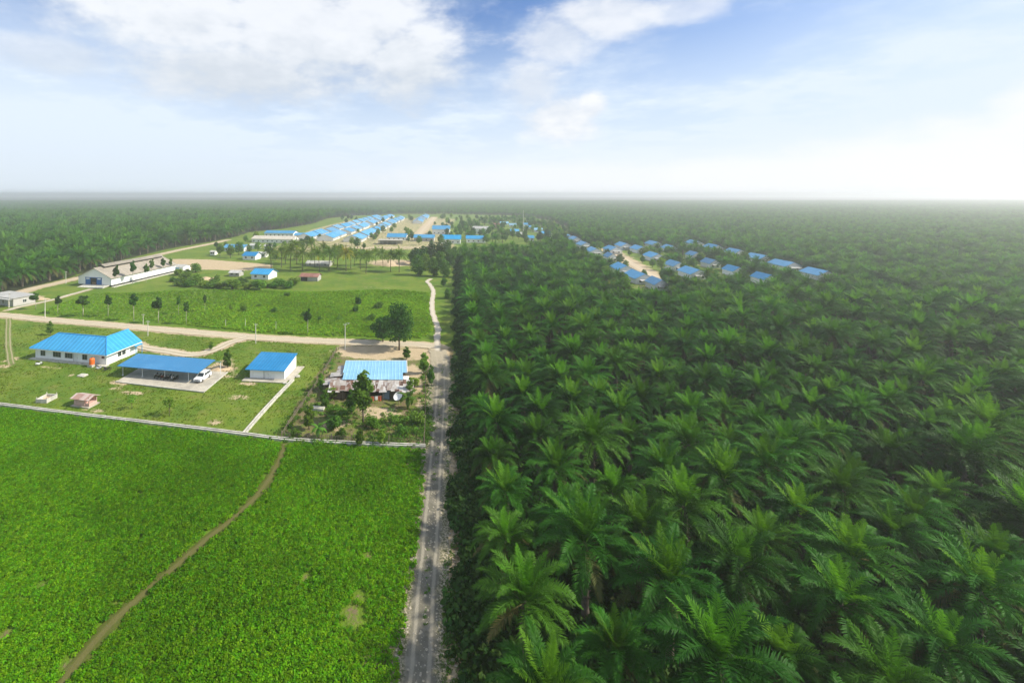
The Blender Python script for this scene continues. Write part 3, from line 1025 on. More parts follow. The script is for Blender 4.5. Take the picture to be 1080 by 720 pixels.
def tuft_mesh(seed, name, leafm, n=18, h=.3, r=.22):
    rng = random.Random(seed)
    v, f = [], []
    for k in range(n):
        a, q = rng.uniform(0, 6.28), rng.uniform(0, r)
        x, y = math.cos(a) * q, math.sin(a) * q
        hh = h * rng.uniform(.5, 1.1)
        lx, ly = math.cos(a) * hh * rng.uniform(.2, .7), math.sin(a) * hh * rng.uniform(.2, .7)
        w = .022
        px, py = -math.sin(a) * w, math.cos(a) * w
        i = len(v)
        v += [(x - px, y - py, 0), (x + px, y + py, 0), (x + px + lx * .5, y + py + ly * .5, hh * .7), (x - px + lx * .5, y - py + ly * .5, hh * .7), (x + lx, y + ly, hh)]
        f += [(i, i + 1, i + 2, i + 3), (i + 3, i + 2, i + 4)]
    return raw_mesh(name, v, f, M[leafm])


def random_in(poly, density, rng):
    xs, ys = [p[0] for p in poly], [p[1] for p in poly]
    n = int((max(xs) - min(xs)) * (max(ys) - min(ys)) * density)
    x = rng.uniform(min(xs), max(xs), n); y = rng.uniform(min(ys), max(ys), n)
    k = inside(x, y, poly)
    return x[k], y[k]


def in_view(x, y, m=12):
    """near the picture's field of view, with a margin for a step aside"""
    px = X0 + F * x / np.maximum(y, 1)
    w = m * F / np.maximum(y, 1)
    return (y > 26) & (px > -60 - w) & (px < 1140 + w)


def snoise(x, y, s, seed=0):
    return (np.sin(x * s + 1.7 * np.sin(y * s * .7 + seed)) * np.cos(y * s * 1.1 + 1.3 * np.sin(x * s * .8 + seed * 2.1)) + np.sin((x + y) * s * .53 + seed)) * .5




def crops():
    rng = np.random.RandomState(5)
    x, y = random_in(CROP_NEAR, 17, rng)
    k = in_view(x, y, 4)
    x, y = x[k], y[k]
    d = seg_dist(x, y, FIELD_PATH)
    keep = d > .55 + .8 * rng.rand(len(x)) ** 1.2 + .35 * snoise(x, y, .7, 7)
    for px, py, r in BALD:
        c = P(px, py)
        keep &= np.hypot(x - c.x, y - c.y) > r * (.6 + .8 * rng.rand(len(x)))
    keep &= ~((sdf(x, y, CROP_NEAR) > -.8) & (rng.rand(len(x)) < .6))
    x, y = x[keep], y[keep]
    vig = .5 + .5 * snoise(x, y, .35, 2) * .6 + .25 * snoise(x, y, 1.1, 5)
    dk = np.clip(1 - np.hypot((x - P(385, 640).x) / 4, (y - P(385, 640).y) / 9), 0, 1)
    s = (.78 + .42 * vig) * (1 - .35 * dk) * rng.uniform(.8, 1.2, len(x))
    n = len(x)
    scatter('crop_foliage', np.stack([x, y, np.zeros(n) - .02], 1), np.stack([rng.uniform(-.25, .25, n), rng.uniform(-.25, .25, n), rng.uniform(0, 6.28, n)], 1), np.stack([s, s, s * (.8 + .5 * vig)], 1), rng.randint(0, 5, n),
            [clump_mesh(100 + q, 'crop_clump', 'crop_leaf', 18, .30, .42, .118) for q in range(5)], 'bright green leafy crop filling the near field', 'crop')
    x, y = random_in(CROP_FAR, 3.6, rng)
    d = sdf(x, y, CROP_FAR)
    thin = (y > 235) & (rng.rand(len(x)) < .62)
    left = (x < -72 + 14 * snoise(x, y, .08, 3)) & (rng.rand(len(x)) < .62)
    keep = ~(thin | left) & (d < -.6 * rng.rand(len(x)))
    x, y = x[keep], y[keep]
    n = len(x)
    vig = np.clip(.55 + .5 * snoise(x, y, .12, 1) + .2 * snoise(x, y, .5, 3), .2, 1.3)
    s = (.75 + .8 * vig) * rng.uniform(.7, 1.35, n) * np.where(x < -72, .75, 1.0)
    scatter('field_foliage', np.stack([x, y, np.zeros(n) - .03], 1), np.stack([rng.uniform(-.25, .25, n), rng.uniform(-.25, .25, n), rng.uniform(0, 6.28, n)], 1), np.stack([s, s, s * .95], 1), rng.randint(0, 4, n),
            [clump_mesh(140 + q, 'field_clump', 'crop_leaf_pale', 18, .36, .44, .17) for q in range(4)], 'pale green crop in the field beyond the sandy cross road', 'crop')
    # yard grass
    x, y = random_in(YARD, 3.5, rng)
    keep = in_view(x, y, 2) & (snoise(x, y, .4, 4) + rng.uniform(-.8, .8, len(x)) > -.25)
    for ln, hw in ((YARD_TRACK, 2.0), (SIDE_TRACK, .9), (CROSS, 3.2)):
        keep &= seg_dist(x, y, ln) > hw
    x, y = x[keep], y[keep]
    n = len(x)
    s = rng.uniform(.35, .85, n)
    x2, y2 = random_in([Vector((SLOPE * 126 + 2, 126, 0)), Vector((SLOPE * 126 + 8, 126, 0)), Vector((SLOPE * 260 + 8, 260, 0)), Vector((SLOPE * 260 - 1, 260, 0))], 4, rng)
    x2 = np.concatenate([x2]); y2 = np.concatenate([y2])
    keep = seg_dist(x2, y2, PATH) > 1.3
    x2, y2 = x2[keep], y2[keep]
    s = np.concatenate([s, rng.uniform(.8, 1.9, len(x2))])
    x, y = np.concatenate([x, x2]), np.concatenate([y, y2])
    n = len(x)
    scatter('grass', np.stack([x, y, np.zeros(n) - .06], 1), np.stack([np.zeros(n), np.zeros(n), rng.uniform(0, 6.28, n)], 1), np.stack([s, s, s], 1), rng.randint(0, 3, n),
            [tuft_mesh(160 + q, 'grass_tuft', 'grass_leaf') for q in range(3)], 'short patchy grass of the compound yard', 'grass')
    # undergrowth: the dark ferny strip along the plantation's edge and the floor under the first palms
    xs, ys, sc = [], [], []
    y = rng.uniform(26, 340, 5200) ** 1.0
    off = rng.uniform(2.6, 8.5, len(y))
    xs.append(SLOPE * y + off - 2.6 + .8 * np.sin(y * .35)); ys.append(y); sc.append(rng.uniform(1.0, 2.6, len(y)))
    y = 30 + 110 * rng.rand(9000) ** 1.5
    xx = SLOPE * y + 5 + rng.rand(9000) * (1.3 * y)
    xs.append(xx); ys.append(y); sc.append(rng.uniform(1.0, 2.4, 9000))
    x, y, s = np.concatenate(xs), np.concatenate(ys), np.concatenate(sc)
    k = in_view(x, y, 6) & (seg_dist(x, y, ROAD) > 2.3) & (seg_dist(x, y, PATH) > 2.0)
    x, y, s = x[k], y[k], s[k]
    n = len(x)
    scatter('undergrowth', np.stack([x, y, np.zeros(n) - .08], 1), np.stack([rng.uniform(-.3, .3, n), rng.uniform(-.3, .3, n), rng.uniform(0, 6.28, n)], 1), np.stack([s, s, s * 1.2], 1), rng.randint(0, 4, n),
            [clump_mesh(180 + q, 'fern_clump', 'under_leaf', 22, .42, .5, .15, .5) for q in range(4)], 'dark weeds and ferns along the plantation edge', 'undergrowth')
    xs, ys, sc = [], [], []
    yy = 30 + 95 * rng.rand(2200)
    sd = np.where(rng.rand(2200) < .62, rng.uniform(1.9, 3.6, 2200), np.where(rng.rand(2200) < .75, rng.uniform(-3.4, -2.0, 2200), rng.normal(0, .22, 2200)))
    kk = snoise(yy, sd * 3, .5, 6) > -.15
    xs.append((SLOPE * yy - 3.2 + sd)[kk]); ys.append(yy[kk]); sc.append(rng.uniform(.25, .75, kk.sum()))
    for pts, cnt, wd in ((G([(355, 372), (338, 398), (318, 430), (298, 462)]), 170, 1.6), (G([(300, 465), (340, 467), (448, 470)]), 90, .5), (G([(448, 385), (449, 430), (449, 468)]), 160, .8), (G([(385, 445), (440, 442), (440, 458), (375, 460)]), 380, 3.2), (G([(345, 430), (365, 440)]), 160, 3)):
        k = rng.randint(0, len(pts) - 1, cnt); t = rng.rand(cnt)
        a = np.array([[p.x, p.y] for p in pts])
        q = a[k] + (a[k + 1] - a[k]) * t[:, None] + rng.normal(size=(cnt, 2)) * wd * .6
        xs.append(q[:, 0]); ys.append(q[:, 1]); sc.append(rng.uniform(.6, 1.6, cnt))
    x, y, s = np.concatenate(xs), np.concatenate(ys), np.concatenate(sc)
    n = len(x)
    scatter('weeds', np.stack([x, y, np.zeros(n) - .06], 1), np.stack([rng.uniform(-.3, .3, n), rng.uniform(-.3, .3, n), rng.uniform(0, 6.28, n)], 1), np.stack([s, s, s], 1), rng.randint(0, 4, n),
            [clump_mesh(190 + q, 'weed_clump', 'leaf_mid', 20, .42, .42, .13, .5) for q in range(4)], 'loose weeds along the fences and in the garden plot', 'weeds')


    # loose stones on the road's verges
    rocks = []
    for q in range(3):
        rr = random.Random(q)
        b = MB()
        ring = [[(math.cos(a * PI / 3) * r0 * rr.uniform(.8, 1.2), math.sin(a * PI / 3) * r0 * rr.uniform(.8, 1.2), z0) for a in range(6)] for r0, z0 in ((.5, -.1), (.48, .15), (.22, .36))]
        for k in range(2):
            for a in range(6): b.face([ring[k][a], ring[k][(a + 1) % 6], ring[k + 1][(a + 1) % 6], ring[k + 1][a]])
        b.face(ring[2])
        rocks.append(b.mesh('stone', M['stone']))
    n = 4200
    y = 30 + 95 * rng.rand(n)
    sd = np.where(rng.rand(n) < .6, rng.uniform(1.2, 3.9, n), np.where(rng.rand(n) < .5, rng.uniform(-3.0, -1.5, n), rng.normal(0, .5, n)))
    x = SLOPE * y - 3.2 + sd
    s = .06 + .22 * rng.rand(n) ** 3
    scatter('gravel', np.stack([x, y, np.zeros(n) + .04], 1), np.stack([rng.uniform(-.3, .3, n), rng.uniform(-.3, .3, n), rng.uniform(0, 6.28, n)], 1), np.stack([s * 1.2, s, s * .7], 1), rng.randint(0, 3, n), rocks,
            'loose pale stones along the gravel road', 'gravel')


crops()


# ------------------------------------------------------------------ the oil palms
def plantation():
    rng = np.random.RandomState(21)
    DX, DY = 7.1, 8.2
    ks = np.arange(-420, 560)
    js = np.arange(2, 330)
    K, J = np.meshgrid(ks, js)
    K, J = K.ravel(), J.ravel()
    y = 3.5 + J * DY + (K % 2) * DY * .5
    x = SLOPE * y + 6.3 + DX * K
    far = y > 1400
    y = y + rng.uniform(-1.1, 1.1, len(x)); x = x + rng.uniform(-.9, .9, len(x))
    edge = K == 0
    loose = inside(x, y, G([(492, 262), (487, 236), (556, 230.5), (602, 247)])) & (rng.rand(len(x)) < .30)
    for h in HOUSES:
        loose &= np.hypot(x - h.x, y - h.y) > 15
        loose &= ~((np.abs(x - h.x * y / h.y) < 11) & (h.y - y > 0) & (h.y - y < 60))
    keep = (~inside(x, y, CLEAR) | loose)
    keep &= seg_dist(x, y, EDGE_ROAD) > 7.5
    for h in VH:
        keep &= np.hypot(x - h.x, y - h.y) > 11
        keep &= ~((np.abs(x - h.x * y / h.y) < 8) & (h.y - y > 0) & (h.y - y < 34))
    keep &= (seg_dist(x, y, VILLAGE_ROAD) > 10) & ~inside(x, y, STREET)
    keep &= in_view(x, y, 25) & (x > SLOPE * y + 2) | in_view(x, y, 25) & (y > 180) & keep
    keep &= rng.rand(len(x)) > np.where(x < SLOPE * y - 10, .36, np.where(y > 90, .025, .0))
    x, y, K, J = x[keep], y[keep], K[keep], J[keep]
    size = np.clip(rng.normal(.92, .10, len(x)), .66, 1.12) * np.where((x < SLOPE * y - 10) & (y < 1000), 1.55, 1.0)
    rz = rng.uniform(0, 6.28, len(x))
    # the palms the photo shows largest become objects of their own
    zc = 7.5
    px = X0 + F * x / y
    py = Y0 + F * (H - zc) / y
    vis = (px > -25) & (px < 1110) & (py < 742) & (K >= 0)
    order = np.argsort(y + np.where(vis, 0, 1e6))
    own = np.zeros(len(x), bool)
    own[order[:296]] = True
    protos = []
    for s in range(5):
        p = palm_parts(400 + s, n=40 + 2 * (s % 3), nspear=(8, 11, 9, 7, 10)[s], L=(5.0, 5.4, 4.8, 5.2, 5.5)[s], trunk_h=(6.6, 7.2, 5.6, 6.2, 6.9)[s], droopk=(1, .9, 1.1, 1.15, .95)[s], oldshare=(.05, .03, .10, .14, .05)[s])
        protos.append((p, palm_meshes(p, 'oil_palm')))
    made = []
    idx = [i for i in range(len(x)) if own[i]]
    idx.sort(key=lambda i: (K[i], y[i]))
    cnt = {}
    base = []
    for s in range(5):
        r = empty('oil_palm')
        for me, pn in zip(protos[s][1], ('trunk', 'crown', 'spear_fronds')): link(pn, me, r)
        base.append(r)
    used = set()
    for i in idx:
        k = int(K[i]) + 1
        cnt[k] = cnt.get(k, 0) + 1
        s = int(rng.randint(0, 5))
        if s in used: r = copy_tree(base[s])
        else:
            r = base[s]; used.add(s)
        r.location = (x[i], y[i], 0)
        r.rotation_euler = (rng.uniform(-.04, .04), rng.uniform(-.04, .04), rz[i])
        z = size[i]
        r.scale = (z, z, z * rng.uniform(.92, 1.08))
        row = 'row beside the gravel road' if k == 1 else 'row from the gravel road'
        tag(r, 'oil palm, %s from the near end of the %s %s' % (ordinal(cnt[k]), ordinal(k), row), 'oil palm', 'oil palms of the plantation')
    # the rest of the plantation, to the horizon, as one mass
    o = ~own
    y_own = y[own]
    x, y, size, rz = x[o], y[o], size[o], rz[o]
    n = len(x)
    print('stuff palms', n, 'own to', max(y_own))
    src = [palm_joined(palm_parts(450 + s, n=50, nspear=9, L=5.3, trunk_h=3.8, nleaf=32, lw=.12), 'plantation_palm') for s in range(4)]
    for s in range(5):
        src.append(palm_joined(palm_parts(500 + s, n=36, nspear=12, L=5.2, nleaf=15, lw=.32, llen=1.0, trunk_h=4.4, fine=False, seg=6), 'plantation_far_palm'))
    var = np.where(y < 300, rng.randint(0, 4, n), 4 + rng.randint(0, 5, n))
    scatter('plantation', np.stack([x, y, np.zeros(n)], 1), np.stack([rng.uniform(-.05, .05, n), rng.uniform(-.05, .05, n), rz], 1), np.stack([size, size, size * rng.uniform(.88, 1.15, n)], 1), var, src,
            'oil palm plantation stretching back to the hazy horizon', 'plantation')




# ------------------------------------------------------------------ buildings
def frame_of(fl, fr, br):
    """origin, rotation, width and depth of a building from three corners of its foot (front left, front right, back right)"""
    a, b, c = P(*fl), P(*fr), P(*br)
    rot = math.atan2(b.y - a.y, b.x - a.x)
    w = (b - a).length
    nrm = Vector((-math.sin(rot), math.cos(rot), 0))
    return a, rot, w, (c - b).dot(nrm)


def window_part(parent, cx, y, cz, w, h, face=(0, -1), frame='frame_grey', bars=1):
    """a window as a part of its house: frame proud of the wall, pane set in it"""
    along = Vector((abs(face[1]), abs(face[0]), 0))
    out = Vector((face[0], face[1], 0))
    c = Vector((cx, y, cz))
    def sz(l, t, hh): return (l if along.x else t, l if along.y else t, hh)
    mb = MB()
    t = .07
    for s in (-1, 1):
        mb.box(c + along * s * (w / 2) + out * .04, sz(t, .10, h + t))
        mb.box(c + Vector((0, 0, s * h / 2)) + out * .038, sz(w - t, .09, t))
    for k in range(bars):
        mb.box(c + along * (w * ((k + 1) / (bars + 1) - .5)) + out * .036, sz(.05, .08, h - t))
    fr = mb.build('window', M[frame], parent)
    pb = MB()
    pb.box(c + out * .012, sz(w - t, .03, h - t))
    pb.build('pane', M['glass'], fr)
    return fr


def door_part(parent, cx, y, w, h, mat, face=(0, -1), base=0.0):
    along = Vector((abs(face[1]), abs(face[0]), 0)); out = Vector((face[0], face[1], 0))
    mb = MB()
    c = Vector((cx, y, base + h / 2)) + out * .03
    mb.box(c, (w if along.x else .07, w if along.y else .07, h))
    d = mb.build('door', M[mat], parent)
    hb = MB()
    hb.box(c + along * w * .38 + out * .06 , (.06, .06, .14))
    hb.build('handle', M['chrome'], d)
    return d


def gable_house(root, w, d, h, rise, over=.6, wall='white_wall', roof='blue_roof', ridge='ridge_blue', base=0.0):
    """ridge along local x, front along local -y, origin at the front left corner"""
    mb = MB()
    y0, y1 = 0, d
    prof = [(y0, base - .3), (y1, base - .3), (y1, h), (d / 2, h + rise), (y0, h)]
    mb.face([(0, y, z) for y, z in prof][::-1])
    mb.face([(w, y, z) for y, z in prof])
    for k in range(5):
        a, b = prof[k], prof[(k + 1) % 5]
        mb.face([(0, a[0], a[1]), (w, a[0], a[1]), (w, b[0], b[1]), (0, b[0], b[1])])
    mb.build('wall', M[wall], root)
    sl = rise / (d / 2)
    rb = MB()
    zt = h + rise + .14
    ze = h + .14 - over * sl
    rb.panel([(-over, -over, ze), (w + over, -over, ze), (w + over, d / 2, zt), (-over, d / 2, zt)], .1)
    rb.panel([(-over, d / 2, zt), (w + over, d / 2, zt), (w + over, d + over, ze), (-over, d + over, ze)], .1)
    ro = rb.build('roof', M[roof], root)
    if ridge:
        c = MB()
        c.tube([(-over, d / 2, zt + .02), (w + over, d / 2, zt + .02)], .10, 6)
        c.build('ridge_cap', M[ridge], ro)
    return ro


def shed_house(root, w, d, hf, hb, over=.6, wall='white_wall', roof='deep_blue_roof'):
    mb = MB()
    prof = [(0, -.3), (d, -.3), (d, hb), (0, hf)]
    mb.face([(0, y, z) for y, z in prof][::-1])
    mb.face([(w, y, z) for y, z in prof])
    for k in range(4):
        a, b = prof[k], prof[(k + 1) % 4]
        mb.face([(0, a[0], a[1]), (w, a[0], a[1]), (w, b[0], b[1]), (0, b[0], b[1])])
    mb.build('wall', M[wall], root)
    sl = (hb - hf) / d
    rb = MB()
    rb.panel([(-over, -over, hf + .14 - over * sl), (w + .25, -over, hf + .14 - over * sl), (w + .25, d + .35, hb + .14 + .35 * sl), (-over, d + .35, hb + .14 + .35 * sl)], .1)
    rb.build('roof', M[roof], root)


def main_house():
    o, rot, w, d = frame_of((37.4, 377.4), (112.4, 385), (141, 371.5))
    r = empty('white_house', o, rot, 'long white house with a bright blue hipped roof beside the carport', 'house')
    d2 = d + .4
    d = d - 2.6
    h = 2.9
    x1 = w * .53
    mb = MB()
    poly = [(0, 0), (w, 0), (w, d2), (x1 + .9, d2), (x1 + .9, d), (0, d)]
    for k in range(6):
        a, b = poly[k], poly[(k + 1) % 6]
        mb.face([(a[0], a[1], -.3), (b[0], b[1], -.3), (b[0], b[1], h), (a[0], a[1], h)])
    rx = (x1 + w) / 2 + .2
    rz = h + 3.0
    mb.face([(x1 + .9, d2 , h), (w, d2, h), (rx, d2, rz - .25)][::-1])
    mb.build('wall', M['white_wall'], r)
    # plinth round the house
    pb = MB()
    pb.box((w / 2, -.65, .06), (w + 1.6, 1.3, .24))
    pb.build('plinth', M['pale_concrete'], r)
    ov = .95
    xl, xr, yf, yb = -ov, w + ov, -ov, d + ov
    hs = (yb - yf) / 2
    ym = yf + hs
    xw = xr - 2 * hs
    ze = h + .02
    zt = ze + 3.05
    xm = xr - hs
    rb = MB()
    rb.panel([(xl, yf, ze), (xr, yf, ze), (xm, ym, zt), (xl + hs, ym, zt)])
    rb.panel([(xl, yf, ze), (xl + hs, ym, zt), (xl, yb, ze)])
    rb.panel([(xr, yf, ze), (xr, d2 + .7, ze), (xm, d2 + .7, zt), (xm, ym, zt)])
    rb.panel([(xl + hs, ym, zt), (xm, ym, zt), (xw, yb, ze), (xl, yb, ze)])
    rb.panel([(xm, ym, zt), (xm, d2 + .7, zt), (xw, d2 + .7, ze), (xw, yb, ze)])
    ro = rb.build('roof', M['blue_roof'], r)
    c = MB()
    for a, b in (((xl + hs, ym, zt), (xm, ym, zt)), ((xm, ym, zt), (xm, d2 + .7, zt)), ((xr, yf, ze), (xm, ym, zt)), ((xl, yf, ze), (xl + hs, ym, zt))):
        c.tube([Vector(a) + Vector((0, 0, .03)), Vector(b) + Vector((0, 0, .03))], .13, 6)
    c.build('ridge_cap', M['ridge_blue'], ro)
    f = MB()
    for a, b in (((xl, yf), (xr, yf)), ((xr, yf), (xr, d2 + .7)), ((xl, yf), (xl, yb))):
        aa, bb = Vector((a[0], a[1], ze - .2)), Vector((b[0], b[1], ze - .2))
        mid = (aa + bb) / 2
        L = (bb - aa).length
        f.box(mid, (L, .05, .22) if abs(aa.x - bb.x) > .1 else (.05, L, .22))
    f.build('fascia', M['frame_white'], ro)
    # a small porch roof behind, right
    pr = MB()
    pr.panel([(w + .4, d2 - 2.4, 2.72), (w + 1.7, d2 - 2.4, 2.5), (w + 1.7, d2 + .2, 2.5), (w + .4, d2 + .2, 2.72)], .1)
    for yy in (d2 - 2.2, d2):
        pr.box((w + 1.5, yy, 1.1), (.12, .12, 2.6))
    pr.build('porch_roof', M['blue_roof'], r)
    for u, ww, bars in ((2.6, 1.5, 1), (7.3, 2.5, 2), (11.2, 2.4, 2), (16.4, 1.5, 1)):
        window_part(r, u * w / 23.3, 0, 1.55, ww, 1.35, bars=bars)
    window_part(r, 22.2 * w / 23.3, 0, 1.95, .75, .6, bars=0)
    door_part(r, 13.7 * w / 23.3, 0, .95, 2.1, 'frame_white', base=.12)
    for yy in (d2 * .40, d2 * .54):
        window_part(r, w, yy, 1.6, 1.05, 1.2, face=(1, 0), bars=1)
    pipe = MB()
    pipe.tube([(12.9 * w / 23.3, -.1, 0.1), (12.9 * w / 23.3, -.1, 2.85)], .05, 6)
    pipe.build('downpipe', M['frame_grey'], r)
    return o, rot, w, d


house_o, house_rot, house_w, house_d = main_house()


def local(o, rot, x, y, z=0):
    c, s = math.cos(rot), math.sin(rot)
    return Vector((o.x + x * c - y * s, o.y + x * s + y * c, z))


# orange water tank on a block stand at the house's front
def water_tank():
    p = local(house_o, house_rot, house_w - 2.9, -1.6)
    r = empty('water_tank', p, house_rot, 'orange plastic water tank standing before the white house wall', 'water tank')
    mb = MB()
    mb.tube([(0, 0, .55), (0, 0, .65), (0, 0, 1.9), (0, 0, 2.1), (0, 0, 2.25)], [.55, .62, .62, .48, .2], 18)
    for z in (.95, 1.25, 1.55): mb.tube([(0, 0, z - .03), (0, 0, z + .03)], .645, 18)
    mb.build('tank', M['orange'], r, smooth=False)
    s = MB()
    s.box((0, 0, .27), (1.5, 1.5, .56))
    s.build('stand', M['concrete'], r)
    l = MB()
    l.tube([(0, 0, 2.24), (0, 0, 2.32)], [.24, .2], 12)
    l.build('lid', M['black_paint'], r)


water_tank()


def carport():
    fl, fr, bl = P(123.2, 385.7, 2.6), P(208.6, 393.3, 2.6), P(135.7, 372.2, 3.2)
    rot = math.atan2(fr.y - fl.y, fr.x - fl.x)
    w = (fr - fl).length
    d = (bl - fl).dot(Vector((-math.sin(rot), math.cos(rot), 0)))
    o = Vector((fl.x, fl.y, 0))
    r = empty('carport', o, rot, 'open carport with a flat blue sheet roof on white posts', 'carport')
    rb = MB()
    rb.panel([(0, 0, 2.6), (w, 0, 2.6), (w, d, 3.3), (0, d, 3.3)], .12)
    ro = rb.build('roof', M['deep_blue_roof'], r)
    bm = MB()
    for y, z in ((.9, 2.53), (d * .5, 2.82), (d - .5, 3.13)):
        bm.box((w / 2, y, z - .02), (w - .2, .12, .2))
    bm.box((w + .9, d - .5, 3.05), (2.1, .12, .16))
    bm.build('beam', M['steel_green'], r)
    for x in (.9, w * .29, w * .57, w * .86):
        for y, z in ((.9, 2.45), (d - .5, 3.05)):
            p = MB()
            p.tube([(x, y, -.1), (x, y, z)], .08, 8)
            p.box((x, y, .12), (.3, .3, .2))
            p.build('post', M['steel_white'], r)
    p = MB(); p.tube([(w + 1.7, d - .5, -.1), (w + 1.7, d - .5, 3.0)], .08, 8)
    p.build('post', M['steel_white'], r)
    # the concrete floor it stands on
    a, b, c = P(122, 403), P(215, 414), P(240, 393)
    sl = MB()
    dd = c - b
    a2 = a + dd
    ring = [a, b, c, a2]
    sl.panel([(q.x, q.y, .16) for q in ring], .4)
    s = sl.build('concrete_pavement', M['slab'])
    tag(s, kind='structure')
    kb = MB()
    for p0, p1 in ((a, b), (b, c)):
        m = (p0 + p1) / 2
        an = math.atan2(p1.y - p0.y, p1.x - p0.x)
        kb.box((m.x, m.y, .14), ((p1 - p0).length + .18, .20, .18), an)
    tag(kb.build('concrete_kerb', M['pale_concrete']), kind='structure')
    return o, rot, w, d


cp_o, cp_rot, cp_w, cp_d = carport()


# ------------------------------------------------------------------ vehicles
def suv():
    a, b = P(220.5, 396), P(206.5, 405.5)
    ang = math.atan2(b.y - a.y, b.x - a.x)
    mid = (a + b) / 2
    r = empty('suv', (mid.x, mid.y, .16), ang, 'white SUV parked nose out at the right end of the carport', 'car')
    L, W = 4.75, 1.82
    # side outline (x forward), lofted over stations across the width so that the cabin tucks in
    lo = [(-2.36, .42), (-2.38, .85), (-2.30, 1.06), (.95, 1.06), (2.05, .98), (2.34, .82), (2.38, .45), (2.1, .30), (-2.1, .30)]
    mb = MB()
    mb.prism_y(lo, -W / 2, W / 2)
    cab = [(-2.26, 1.05), (-2.02, 1.66), (-1.5, 1.76), (.05, 1.76), (.30, 1.70), (1.05, 1.05)]
    i = len(mb.v)
    n = len(cab)
    for sgn in (-1, 1):
        for x, z in cab:
            t = (z - 1.05) / .71
            mb.v.append((x, sgn * (W / 2 - .02 - .17 * t), z))
    mb.f.append(tuple(i + k for k in range(n))); mb.m.append(0)
    mb.f.append(tuple(i + n + k for k in range(n))[::-1]); mb.m.append(0)
    for k in range(n):
        q = (k + 1) % n
        mb.f.append((i + q, i + k, i + n + k, i + n + q)); mb.m.append(0)
    for y in (-.62, .62): mb.box((-.75, y, 1.80), (1.5, .05, .05))
    body = mb.build('body', M['car_white'], r)
    bv = body.modifiers.new('bevel', 'BEVEL'); bv.width = .05; bv.segments = 2; bv.limit_method = 'ANGLE'
    g = MB()
    def slant(x0, z0, x1, z1, y0, y1, off):
        d = Vector((x1 - x0, 0, z1 - z0)).normalized()
        nn = Vector((-d.z, 0, d.x)) * off
        g.face([Vector((x0, -y0, z0)) + nn, Vector((x0, y0, z0)) + nn, Vector((x1, y1, z1)) + nn, Vector((x1, -y1, z1)) + nn])
    slant(1.02, 1.10, .34, 1.67, .76, .66, -.02) if False else None
    g.face([(1.03, -.76, 1.10), (1.03, .76, 1.10), (.37, .64, 1.66), (.37, -.64, 1.66)])
    g.build('windscreen', M['glass'], r)
    g2 = MB()
    g2.face([(-2.27, -.72, 1.12), (-2.09, -.62, 1.58), (-2.09, .62, 1.58), (-2.27, .72, 1.12)])
    g2.build('rear_window', M['glass'], r)
    for sgn in (-1, 1):
        for xa, xb, xc, xd in ((.72, .20, -.50, -.50), (-.58, -.58, -1.35, -1.35), (-1.43, -1.43, -1.90, -2.05)):
            s = MB()
            ya, yb = sgn * (W / 2 - .035 + .012), sgn * (W / 2 - .165 + .012)
            s.face([(xa, ya, 1.12), (xb, yb, 1.64), (xc, yb, 1.64), (xd, ya, 1.12)])
            s.build('side_window', M['glass'], r)
    for x in (1.45, -1.4):
        for sgn in (-1, 1):
            wv = MB()
            wv.tube([(x, sgn * (W / 2 - .2), .36), (x, sgn * (W / 2 + .02), .36)], .36, 18)
            wh = wv.build('wheel', M['tyre'], r)
            rv = MB()
            rv.tube([(x, sgn * (W / 2 + .015), .36), (x, sgn * (W / 2 + .03), .36)], .21, 14)
            rv.build('rim', M['chrome'], wh)
    for sgn in (-1, 1):
        hl = MB(); hl.box((2.33, sgn * .68, .82), (.12, .34, .17)); hl.build('headlight', M['lamp_glass'], r)
    gr = MB(); gr.box((2.36, 0, .76), (.07, .85, .16)); gr.build('grille', M['black_paint'], r)
    bp = MB(); bp.box((2.40, 0, .48), (.10, 1.6, .18)); bp.build('bumper', M['frame_grey'], r)


suv()


def bike_proto(paint):
    r = empty('motorbike')
    for x in (-.62, .62):
        w = MB()
        n = 18
        for k in range(n):
            a, b = 2 * PI * k / n, 2 * PI * (k + 1) / n
            w.tube([(x + .27 * math.cos(a), 0, .30 + .27 * math.sin(a)), (x + .27 * math.cos(b), 0, .30 + .27 * math.sin(b))], .05, 6, cap=False)
        for k in range(4):
            a = PI * k / 4
            w.tube([(x - .25 * math.cos(a), 0, .30 - .25 * math.sin(a)), (x + .25 * math.cos(a), 0, .30 + .25 * math.sin(a))], .012, 4)
        w.build('wheel', M['tyre'], r)
    b = MB()
    b.tube([(.50, 0, .86), (.32, 0, .55), (-.1, 0, .42), (-.45, 0, .55), (-.72, 0, .72)], [.07, .13, .15, .14, .07], 8)
    b.box((.02, 0, .36), (.42, .26, .26))
    b.tube([(.62, -.07, .3), (.46, -.07, .95)], .03, 6); b.tube([(.62, .07, .3), (.46, .07, .95)], .03, 6)
    b.box((.60, 0, .62), (.40, .12, .05))
    b.tube([(.0, -.16, .25), (-.75, -.18, .38)], .05, 6)
    b.build('body', M[paint], r)
    s = MB()
    s.tube([(.10, 0, .78), (-.2, 0, .76), (-.55, 0, .84), (-.72, 0, .88)], [.08, .13, .13, .06], 8)
    s.build('seat', M['tyre'], r)
    h = MB()
    h.tube([(.36, -.36, 1.02), (.46, -.12, .97), (.46, .12, .97), (.36, .36, 1.02)], .022, 6)
    h.box((.52, 0, .92), (.14, .18, .16))
    h.build('handlebar', M['chrome'], r)
    return r


